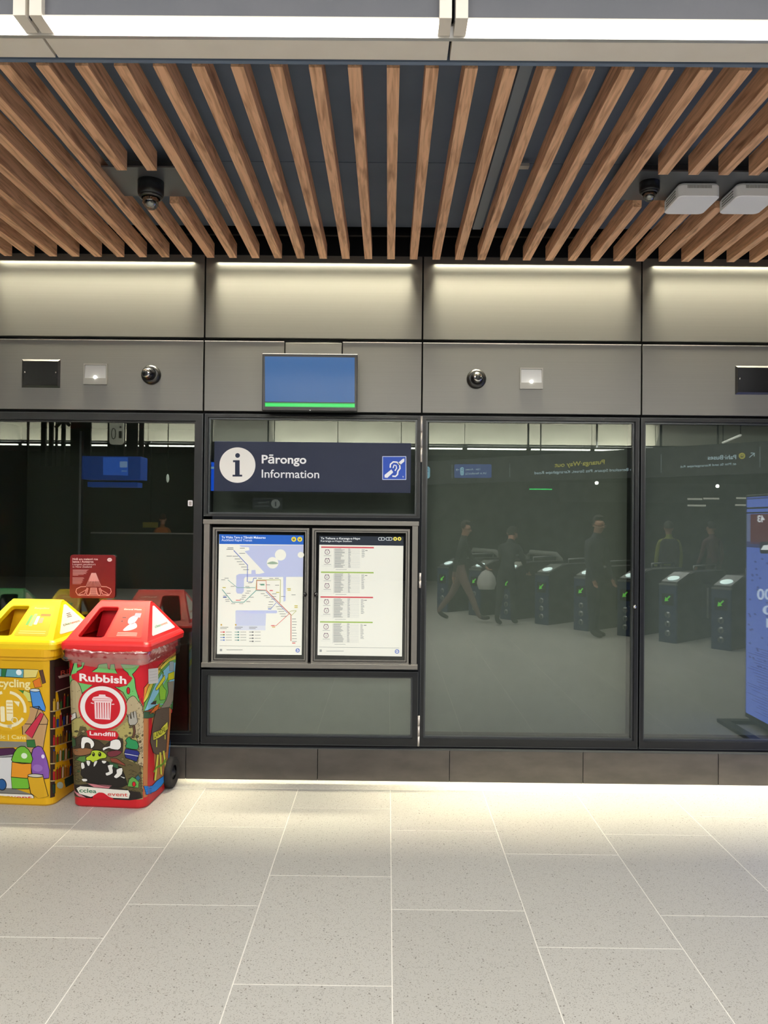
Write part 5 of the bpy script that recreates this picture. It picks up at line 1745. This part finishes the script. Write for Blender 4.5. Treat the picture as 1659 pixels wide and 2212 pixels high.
def glass_box(name, px0, py0, px1, py1, depth, th, label, cat, mats, group=None):
    a, b2 = in_glass(px0, py0, depth), in_glass(px1, py1, depth)
    t = thing(name, ((a.x + b2.x) / 2, a.y, b2.z), label, cat, group)
    obj('board', bx(a.x, b2.x, a.y - th, a.y, b2.z, a.z, bev=0.004), mats, t)
    c = ((a.x + b2.x) / 2, a.y - th / 2)
    bm = newbm(); tube(bm, [(c[0], c[1], a.z), (c[0], c[1], 4.5)], 0.015, seg=8); obj('hanger', bm, 'dark', t)
    return t, a, b2


lit_blue = mat('lit_blue_sign', (30, 84, 190), 0.5, emit=(30, 84, 190), estr=0.4)
hs, a, b2 = glass_box('hanging_blue_sign', 177, 985, 303, 1036, 14.0, 0.4, 'hanging blue box sign mirrored in the dark left pane', 'sign', lit_blue)
A = Art(0, 880, 3.53)
A.rrect(912, 412, 970, 458, 6, (130, 160, 210), 2); A.stroke([(925, 485), (965, 486)], 12, (90, 130, 200), 2)
A.poly([(785, 380), (975, 380), (975, 520), (785, 515)], (44, 96, 200), 1)
A.build('lettering', lambda x, y, h: in_glass_plane(x, y, Vector((0, a.y + 0.002 + h, 0)), Vector((0, 1, 0))), 'art_sign', hs)
obj('light_shelf', bx(in_glass(188, 1040, 14).x, in_glass(296, 1040, 14).x, a.y - 0.3, a.y - 0.02, b2.z - 0.14, b2.z - 0.05), lit_blue, hs)
vb, a, b2 = glass_box('hanging_blue_sign', 448, 998, 463, 1060, 14.0, 0.06, 'bright blue sign end with a pale line, mirrored beside the information sign', 'sign', mat('vivid_blue_sign', (10, 90, 230), 0.5, emit=(8, 84, 235), estr=2.6))
A = Art(); A.poly([(448, 1008), (463, 1008), (463, 1013), (448, 1013)], (150, 200, 250), 1)
A.build('pale_line', lambda x, y, h: in_glass_plane(x, y, Vector((0, a.y + 0.002 + h, 0)), Vector((0, 1, 0))), 'art_sign', vb)
# white tilted board
a = in_glass(251, 934, 12.0)
t = thing('hanging_white_board', (a.x, a.y, a.z - 0.19), 'pale rounded hanging board mirrored at the top of the dark left pane', 'sign')
bm = newbm(); pts = rrect(0.11, a.z - 0.19, a.z + 0.19, 0.05)
loft(bm, [[(p[0] + a.x, a.y, p[1]) for p in pts], [(p[0] + a.x, a.y - 0.04, p[1]) for p in pts]])
obj('board', bm, mat('pale_board', (190, 190, 176), 0.5, emit=(190, 190, 176), estr=0.25), t)
bm = newbm(); tube(bm, [(a.x, a.y - 0.02, a.z + 0.19), (a.x, a.y - 0.02, 4.5)], 0.015, seg=8); obj('hanger', bm, 'dark', t)
A = Art(0, 880, 3.53)
A.arc(865, 200, 16, 40, 0, 360, 6, (60, 60, 54), 1); A.rrect(905, 180, 928, 235, 5, (70, 70, 64), 1); A.disc(918, 150, 8, 8, (80, 80, 74), 1)
A.build('symbols', lambda x, y, h: in_glass_plane(x, y, Vector((0, a.y + 0.002 + h, 0)), Vector((0, 1, 0))), 'art_matt', t)
# a second information sign far behind, mirrored under the big one
hs2, a, b2 = glass_box('hanging_information_sign', 545, 1075, 609, 1101, 15.0, 0.06, 'small dark information sign mirrored in the glass just below the large navy sign', 'sign', mat('far_sign_dark', (40, 44, 54), 0.5))
A = Art(430, 700, 3.318)
A.disc(548, 1288, 32, 32, (120, 124, 122), 1); A.text('i', 554, 542, 1306, 1272, (40, 46, 56), 2, 0.03)
A.text('Pārongo', 500, 418, 1284, 1270, (90, 94, 96), 1, 0.01); A.text('Information', 500, 395, 1310, 1296, (90, 94, 96), 1)
A.build('lettering', lambda x, y, h: in_glass_plane(x, y, Vector((0, a.y + 0.002 + h, 0)), Vector((0, 1, 0))), 'art_sign', hs2)
# small departures screen with green line, spot lamps, oval lamp
t, a, b2 = glass_box('departures_screen', 1140, 1040, 1196, 1061, 16.0, 0.06, 'small dark screen with thin green line, mirrored in the middle pane', 'screen', 'black')
obj('green_line', bx(in_glass(1143.5, 1057, 16).x, in_glass(1192.5, 1057, 16).x, a.y, a.y + 0.004, in_glass(1168, 1058, 16).z, in_glass(1168, 1055.6, 16).z), mat('green_line_lit', (20, 200, 90), 0.5, emit=(20, 200, 90), estr=4.0), t)
for px, py, nm in ((1289, 1043, 'small bright lamp mirrored in the middle pane under the direction sign'), (1550, 1050, 'small bright lamp mirrored in the right-hand pane under the direction sign')):
    a = in_glass(px, py, 18.0)
    t = thing('spot_lamp', (a.x, a.y, a.z), nm, 'lamp', 'spot lamps mirrored in the glass')
    bm = newbm(); bmesh.ops.create_uvsphere(bm, u_segments=14, v_segments=8, radius=0.04); bmesh.ops.translate(bm, verts=bm.verts, vec=a); obj('bulb', bm, mat('spot_lit', (255, 255, 250), 0.4, emit=(255, 255, 245), estr=18), t)
    bm = newbm(); tube(bm, [a + Vector((0, 0, 0.035)), (a.x, a.y, 4.5)], 0.02, seg=8); obj('stem', bm, 'dark', t)
a = in_glass(362, 1033, 15.0)
t = thing('oval_lamp', (a.x, a.y, a.z - 0.09), 'narrow pale oval lamp mirrored in the dark left pane right of the blue sign', 'lamp')
bm = newbm(); lathe(bm, [(0, -0.09), (0.022, -0.06), (0.03, 0), (0.022, 0.06), (0, 0.09)], Matrix.Translation(a), seg=14); obj('globe', bm, mat('oval_lit', (230, 240, 225), 0.4, emit=(230, 240, 225), estr=0.9), t)
bm = newbm(); tube(bm, [a + Vector((0, 0, 0.085)), (a.x, a.y, 4.5)], 0.01, seg=8); obj('stem', bm, 'dark', t)
# slanting ceiling light
a, b2 = in_glass_level(1562, 956, 3.40), in_glass_level(1600, 940, 3.40)
t = thing('slanting_ceiling_light', ((a.x + b2.x) / 2, (a.y + b2.y) / 2, 3.39), 'short slanting light line mirrored at the top of the right-hand pane', 'light')
bm = newbm(); tube(bm, [a, b2], 0.022, seg=8); obj('tube', bm, mat('dim_tube', (255, 255, 250), 0.4, emit=(255, 255, 245), estr=1.2), t)
for q in (a, b2):
    bm = newbm(); tube(bm, [q + Vector((0, 0, 0.02)), (q.x, q.y, 4.5)], 0.01, seg=6); obj('stem', bm, 'dark', t)
# lit far ends of the passage seen past the gates
for px0, px1, py, dd in ((1485, 1517, 1078, 21.5), (1519, 1554, 1077, 21.5), (1590, 1612, 1076, 21.5), (1485, 1525, 1092, 22.0), (1588, 1612, 1091, 22.0)):
    a, b2 = in_glass(px0, py - 2.0, dd), in_glass(px1, py + 2.0, dd)
    t = thing('passage_light', ((a.x + b2.x) / 2, a.y, b2.z), 'short pale light line mirrored near the blue advert, ' + ('upper left one', 'upper middle one', 'upper one beside the advert', 'lower left one', 'lower one beside the advert')[PI_ := px0 * 0 + (0 if (px0, py) == (1485, 1078) else 1 if px0 == 1519 else 2 if px0 == 1590 else 3 if px0 == 1485 else 4)], 'light', 'far passage lights')
    obj('housing', bx(a.x, b2.x, a.y - 0.06, a.y - 0.001, b2.z - 0.01, a.z + 0.01), 'far_grey', t)
    obj('diffuser', bx(a.x + 0.004, b2.x - 0.004, a.y - 0.001, a.y + 0.006, b2.z, a.z), mat('passage_lit', (255, 250, 240), 0.5, emit=(250, 246, 232), estr=0.9), t)
o = obj('trim_1', bx(4.9, 10.5, -11.56, -11.5, 2.35, 2.9), 'far_grey'); o['kind'] = 'structure'

# steelwork in front of the far lit panels, left
sw = thing('overhead_steelwork', (in_glass(180, 930, 17.2).x, in_glass(180, 930, 17.2).y, 2.9), 'dark overhead steel posts before lit panels, mirrored at the top of the left pane', 'steelwork')
for p0, p1 in ((57.5, 60), (88, 98), (105, 113), (119, 122), (132, 139), (152, 195), (232, 268), (273, 296), (300, 309)):
    a, b2 = in_glass(p0, 930, 17.2), in_glass(p1, 930, 17.2)
    obj('post', bx(a.x, b2.x, a.y - 0.08, a.y, 2.9, 4.49), 'dark', sw)
obj('beam', bx(in_glass(30, 930, 17.2).x, in_glass(325, 930, 17.2).x, a.y - 0.10, a.y - 0.0, 3.90, 3.96), 'dark', sw)
a = in_glass(120, 930, 17.1); b2 = in_glass(150, 930, 17.1)
bm = newbm(); tube(bm, [(a.x, a.y, 3.75), (b2.x, a.y, 4.1)], 0.04, seg=6); tube(bm, [(a.x, a.y, 4.1), (b2.x, a.y, 3.8)], 0.04, seg=6); obj('brace', bm, 'dark', sw)
# low partition with rail, left
a, b2 = in_glass(195, 1151, 19.0), in_glass(430, 1153, 19.0)
t = thing('partition_rail', ((a.x + b2.x) / 2, a.y, 0), 'low dark partition with a thin pale rail, mirrored in the dark left pane', 'partition')
obj('panel', bx(a.x, b2.x, a.y - 0.1, a.y - 0.04, 0, b2.z - 0.02), 'farwall', t)
obj('rail', bx(a.x, b2.x, a.y - 0.1, a.y - 0.02, b2.z - 0.02, b2.z + 0.015), 'alu', t)
t, a, b2 = glass_box('hanging_yellow_sign', 308, 1128, 340, 1140, 18.0, 0.05, 'small dim yellow striped sign mirrored in the dark left pane', 'sign', mat('dim_yellow', (120, 110, 30), 0.5))

# ---------------------------------------------------------------- people
BODY = {}


def person(label, loc, rot, H, top, legs, hairc, pose, skin=(176, 128, 104), shoes=(40, 36, 38), vest=None, build=1.0):
    hipL, kneeL, hipR, kneeR, shL, elL, shR, elR, lean, nod = [math.radians(v) for v in pose]
    u = H / 7.5
    V = []; E_ = []; Rr = []; seg = []      # seg: (a, b, zone)

    def add(p, r, parent=None, zone='top'):
        V.append(Vector(p)); Rr.append(r)
        if parent is not None:
            E_.append((parent, len(V) - 1)); seg.append((parent, len(V) - 1, zone))
        return len(V) - 1

    def step(p, ang, L, x=0.0):
        return Vector(p) + Vector((x, math.sin(ang) * L, -math.cos(ang) * L))

    pel = add((0, 0, 0), 0.115 * build)
    up = Vector((0, math.sin(lean), math.cos(lean)))
    ab = add(up * u * 0.8, 0.108 * build, pel)
    ch = add(up * u * 1.75, 0.125 * build, ab)
    nk0 = add(up * u * 2.35, 0.075, ch)
    hd = lean + nod
    uh = Vector((0, math.sin(hd), math.cos(hd))); fw = Vector((0, math.cos(hd), -math.sin(hd)))
    nk = add(V[nk0] + uh * u * 0.28, 0.050, nk0, 'skin')
    jaw = add(V[nk] + uh * u * 0.30 + fw * 0.02, 0.068, nk, 'skin')
    hc = add(V[jaw] + uh * u * 0.36, 0.088, jaw, 'skin')
    tp = add(V[hc] + uh * u * 0.24, 0.070, hc, 'skin')
    add(V[jaw] + uh * u * 0.18 + fw * 0.100, 0.013, jaw, 'skin')        # nose
    for sx in (-1, 1):
        add(V[hc] + Vector((sx * 0.088, -0.005, -0.03)), 0.016, hc, 'skin')  # ears
    feet = []
    hands = []
    for sx, hp, kn in ((-1, hipL, kneeL), (1, hipR, kneeR)):
        h0 = add((sx * 0.095, 0, -0.05), 0.098 * build, pel, 'legs')
        k0 = add(step(V[h0], hp, u * 1.78), 0.064, h0, 'legs')
        c0_ = add(step(V[k0], hp - kn, u * 0.55), 0.060, k0, 'legs')
        a0 = add(step(V[k0], hp - kn, u * 1.72), 0.042, c0_, 'legs')
        tilt = (hp - kn) * 0.5
        fd = Vector((0, math.cos(tilt), math.sin(tilt)))
        f1 = add(V[a0] + fd * 0.08 + Vector((0, 0, -0.045)), 0.042, a0, 'shoe')
        f2 = add(V[f1] + fd * 0.12 + Vector((0, 0, -0.01)), 0.032, f1, 'shoe')
        feet.append(min(V[f1].z - 0.042, V[f2].z - 0.032, V[a0].z - 0.075))
    for sx, sh, el in ((-1, shL, elL), (1, shR, elR)):
        s0_ = add(V[ch] + up * u * 0.35 + Vector((sx * 0.17 * build, 0, 0)), 0.060, ch, 'top')
        e0 = add(step(V[s0_], sh, u * 1.35, sx * 0.05), 0.044, s0_, 'top')
        w0 = add(step(V[e0], sh + el, u * 1.15), 0.030, e0, 'top')
        m0 = add(step(V[w0], sh + el, 0.05), 0.027, w0, 'skin')
        hands.append((Vector(V[m0]), sh + el, sx))
        for fi, (dx, L, bend) in enumerate(((-0.026, 0.060, 0.35), (-0.009, 0.070, 0.3), (0.009, 0.066, 0.3), (0.026, 0.050, 0.35))):
            a1 = add(V[m0] + Vector((dx, 0, 0)) + Vector((0, math.sin(sh + el), -math.cos(sh + el))) * 0.045, 0.0095, m0, 'skin')
            b1 = add(step(V[a1], sh + el + bend, L * 0.5), 0.009, a1, 'skin')
            add(step(V[b1], sh + el + bend * 2.4, L * 0.5), 0.0075, b1, 'skin')
        t1 = add(V[m0] + Vector((-sx * 0.035, 0.018, -0.012)), 0.010, m0, 'skin')
        add(V[t1] + Vector((-sx * 0.012, 0.012, -0.032)), 0.008, t1, 'skin')
    lift = -min(feet)
    V = [v + Vector((0, 0, lift)) for v in V]
    me = bpy.data.meshes.new('skel'); me.from_pydata(V, E_, [])
    o = bpy.data.objects.new('skel', me); C.objects.link(o)
    md = o.modifiers.new('skin', 'SKIN'); md.use_smooth_shade = True
    for i, sv in enumerate(me.skin_vertices[0].data):
        sv.radius = (Rr[i], Rr[i] * (0.80 if i in (0, 1, 2) else 1.0)); sv.use_root = (i == 0)
    sb = o.modifiers.new('sub', 'SUBSURF'); sb.levels = 1; sb.render_levels = 1
    dg = bpy.context.evaluated_depsgraph_get()
    nm = bpy.data.meshes.new_from_object(o.evaluated_get(dg))
    bpy.data.objects.remove(o)
    nm.materials.clear()
    zones = ['top', 'legs', 'skin', 'shoe']
    for z, c in zip(zones, (top, legs, skin, shoes)):
        nm.materials.append(mat('cloth_' + z, c, 0.75 if z != 'skin' else 0.5))
    for p in nm.polygons:
        c = p.center; best = (9, 'top')
        for a, b3, z in seg:
            A_, B_ = V[a], V[b3]; d = B_ - A_; L2 = d.length_squared or 1e-9
            t_ = max(0, min(1, (c - A_).dot(d) / L2)); dd = (c - (A_ + d * t_)).length - 0.5 * (Rr[a] + Rr[b3])
            if dd < best[0]: best = (dd, z)
        z = best[1]
        if z == 'top' and c.z < lift - 0.02: z = 'legs'
        p.material_index = zones.index(z)
        p.use_smooth = True
    root = thing('person', (0, 0, 0), label, 'person', 'people mirrored in the glass')
    b_ = bpy.data.objects.new('body', nm); C.objects.link(b_); b_.parent = root
    # hair
    hcp, tpp = V[hc], V[tp]
    bm = newbm(); bmesh.ops.create_uvsphere(bm, u_segments=16, v_segments=10, radius=1.0)
    bmesh.ops.scale(bm, verts=bm.verts, vec=(0.092, 0.104, 0.098))
    bmesh.ops.delete(bm, geom=[v for v in bm.verts if (v.co.y > 0.02 and v.co.z < 0.035) or v.co.z < -0.07], context='VERTS')
    bmesh.ops.translate(bm, verts=bm.verts, vec=hcp + Vector((0, -0.012, 0.032)))
    for f in bm.faces: f.smooth = True
    obj('hair', bm, mat('hair', hairc, 0.8), root)
    for sx in (-1, 1):
        bm = newbm(); bmesh.ops.create_uvsphere(bm, u_segments=8, v_segments=6, radius=0.010)
        bmesh.ops.translate(bm, verts=bm.verts, vec=hcp + fw * 0.082 + Vector((sx * 0.032, 0, -0.012))); obj('eye', bm, 'black', root)
    if vest:
        hw_ = 0.17 * build
        bm = newbm()
        rgs = []
        for f, g in ((0.2, 0.0), (1.2, 0.01), (1.95, 0.0), (2.3, -0.05)):
            c_ = up * u * f + Vector((0, 0, lift))
            rgs.append([(p[0] + c_.x, p[1] + c_.y, c_.z) for p in rrect(hw_ + g, -0.135 - g * 0.4, 0.135 + g * 0.4, 0.06)])
        loft(bm, rgs, cap0=False, cap1=False, smooth=True)
        obj('vest', bm, mat('vest_hi_vis', vest, 0.7), root)
    root.location = loc; root.rotation_euler = (0, 0, rot)
    return root, [(h[0] + Vector((0, 0, lift)), h[1], h[2]) for h in hands]


def floor_in_glass(px, py):
    p = in_glass_level(px, py); return Vector((p.x, p.y, 0))


loc1 = floor_in_glass(995, 1341)
p1, hands = person('person in dark top and pinkish trousers walking with a white bag', loc1, math.radians(-78), 1.74, (26, 30, 30), (128, 102, 98), (60, 50, 44), (26, 4, -24, 14, -18, 10, 24, 34, 4, 6))
# the bag hangs from the forward hand
h = hands[1][0]
Rz = Matrix.Rotation(math.radians(-78), 4, 'Z')
hw_ = loc1 + (Rz @ h)
bag = thing('white_carrier_bag', (hw_.x, hw_.y, hw_.z - 0.40), 'white carrier bag held by the walker mirrored in the middle pane', 'bag')
bm = newbm()
rgs = []
for z, a_, b_ in ((-0.38, 0.12, 0.06), (-0.37, 0.14, 0.08), (-0.27, 0.17, 0.10), (-0.16, 0.15, 0.08), (-0.07, 0.09, 0.05), (-0.03, 0.02, 0.02)):
    rgs.append([(hw_.x + math.cos(2 * PI * k / 20) * a_ * (1 + 0.08 * math.sin(k * 2.3)), hw_.y + math.sin(2 * PI * k / 20) * b_ * (1 + 0.1 * math.cos(k * 1.7)), hw_.z + z) for k in range(20)])
loft(bm, rgs, smooth=True)
obj('sack', bm, mat('bag_white', (226, 224, 220), 0.6), bag)
bm = newbm(); tube(bm, [(hw_.x - 0.012, hw_.y, hw_.z - 0.05), (hw_.x - 0.008, hw_.y, hw_.z - 0.01), (hw_.x + 0.008, hw_.y, hw_.z - 0.01), (hw_.x + 0.012, hw_.y, hw_.z - 0.05)], 0.008, seg=6); obj('handle_loop', bm, mat('bag_white', (226, 224, 220), 0.6), bag)
person('tall person in dark clothes mirrored at the right edge of the middle pane', floor_in_glass(1306, 1372) + Vector((-0.2, 0.17, 0)), math.radians(-35), 1.78, (30, 34, 48), (28, 32, 46), (40, 34, 30), (3, 2, -4, 2, 6, 18, 4, 16, 2, 8), build=1.12)
person('person in dark clothes bending at a gate, mirrored in the middle pane', floor_in_glass(1139, 1345) + Vector((-0.42, 0.36, 0)), math.radians(-150), 1.62, (28, 30, 32), (30, 32, 34), (30, 26, 24), (14, 20, -10, 10, 20, 30, 34, 30, 16, 14))
q = in_glass(1446, 1130, 14.9)
person('person with yellow edged dark backpack behind the gates, mirrored in the right-hand pane', (q.x, q.y, 0), math.radians(190), 1.70, (150, 156, 60), (40, 40, 44), (40, 34, 30), (4, 2, -4, 2, -4, 20, 6, 20, 3, 4), vest=(44, 40, 44))
q = in_glass(1541, 1130, 16.2)
person('person in dark reddish clothes behind the gates, mirrored beside the blue advert', (q.x, q.y, 0), math.radians(160), 1.70, (96, 60, 66), (50, 40, 46), (36, 30, 28), (5, 2, -5, 2, -6, 20, 8, 20, 3, 4), build=1.1)
q = in_glass(350, 1140, 19.6)
person('person in an orange vest behind the low partition, mirrored in the dark left pane', (q.x, q.y, 0), math.radians(180), 1.78, (150, 90, 40), (40, 40, 44), (50, 36, 26), (2, 2, -2, 2, -4, 12, 4, 12, 2, 4), vest=(190, 104, 34))
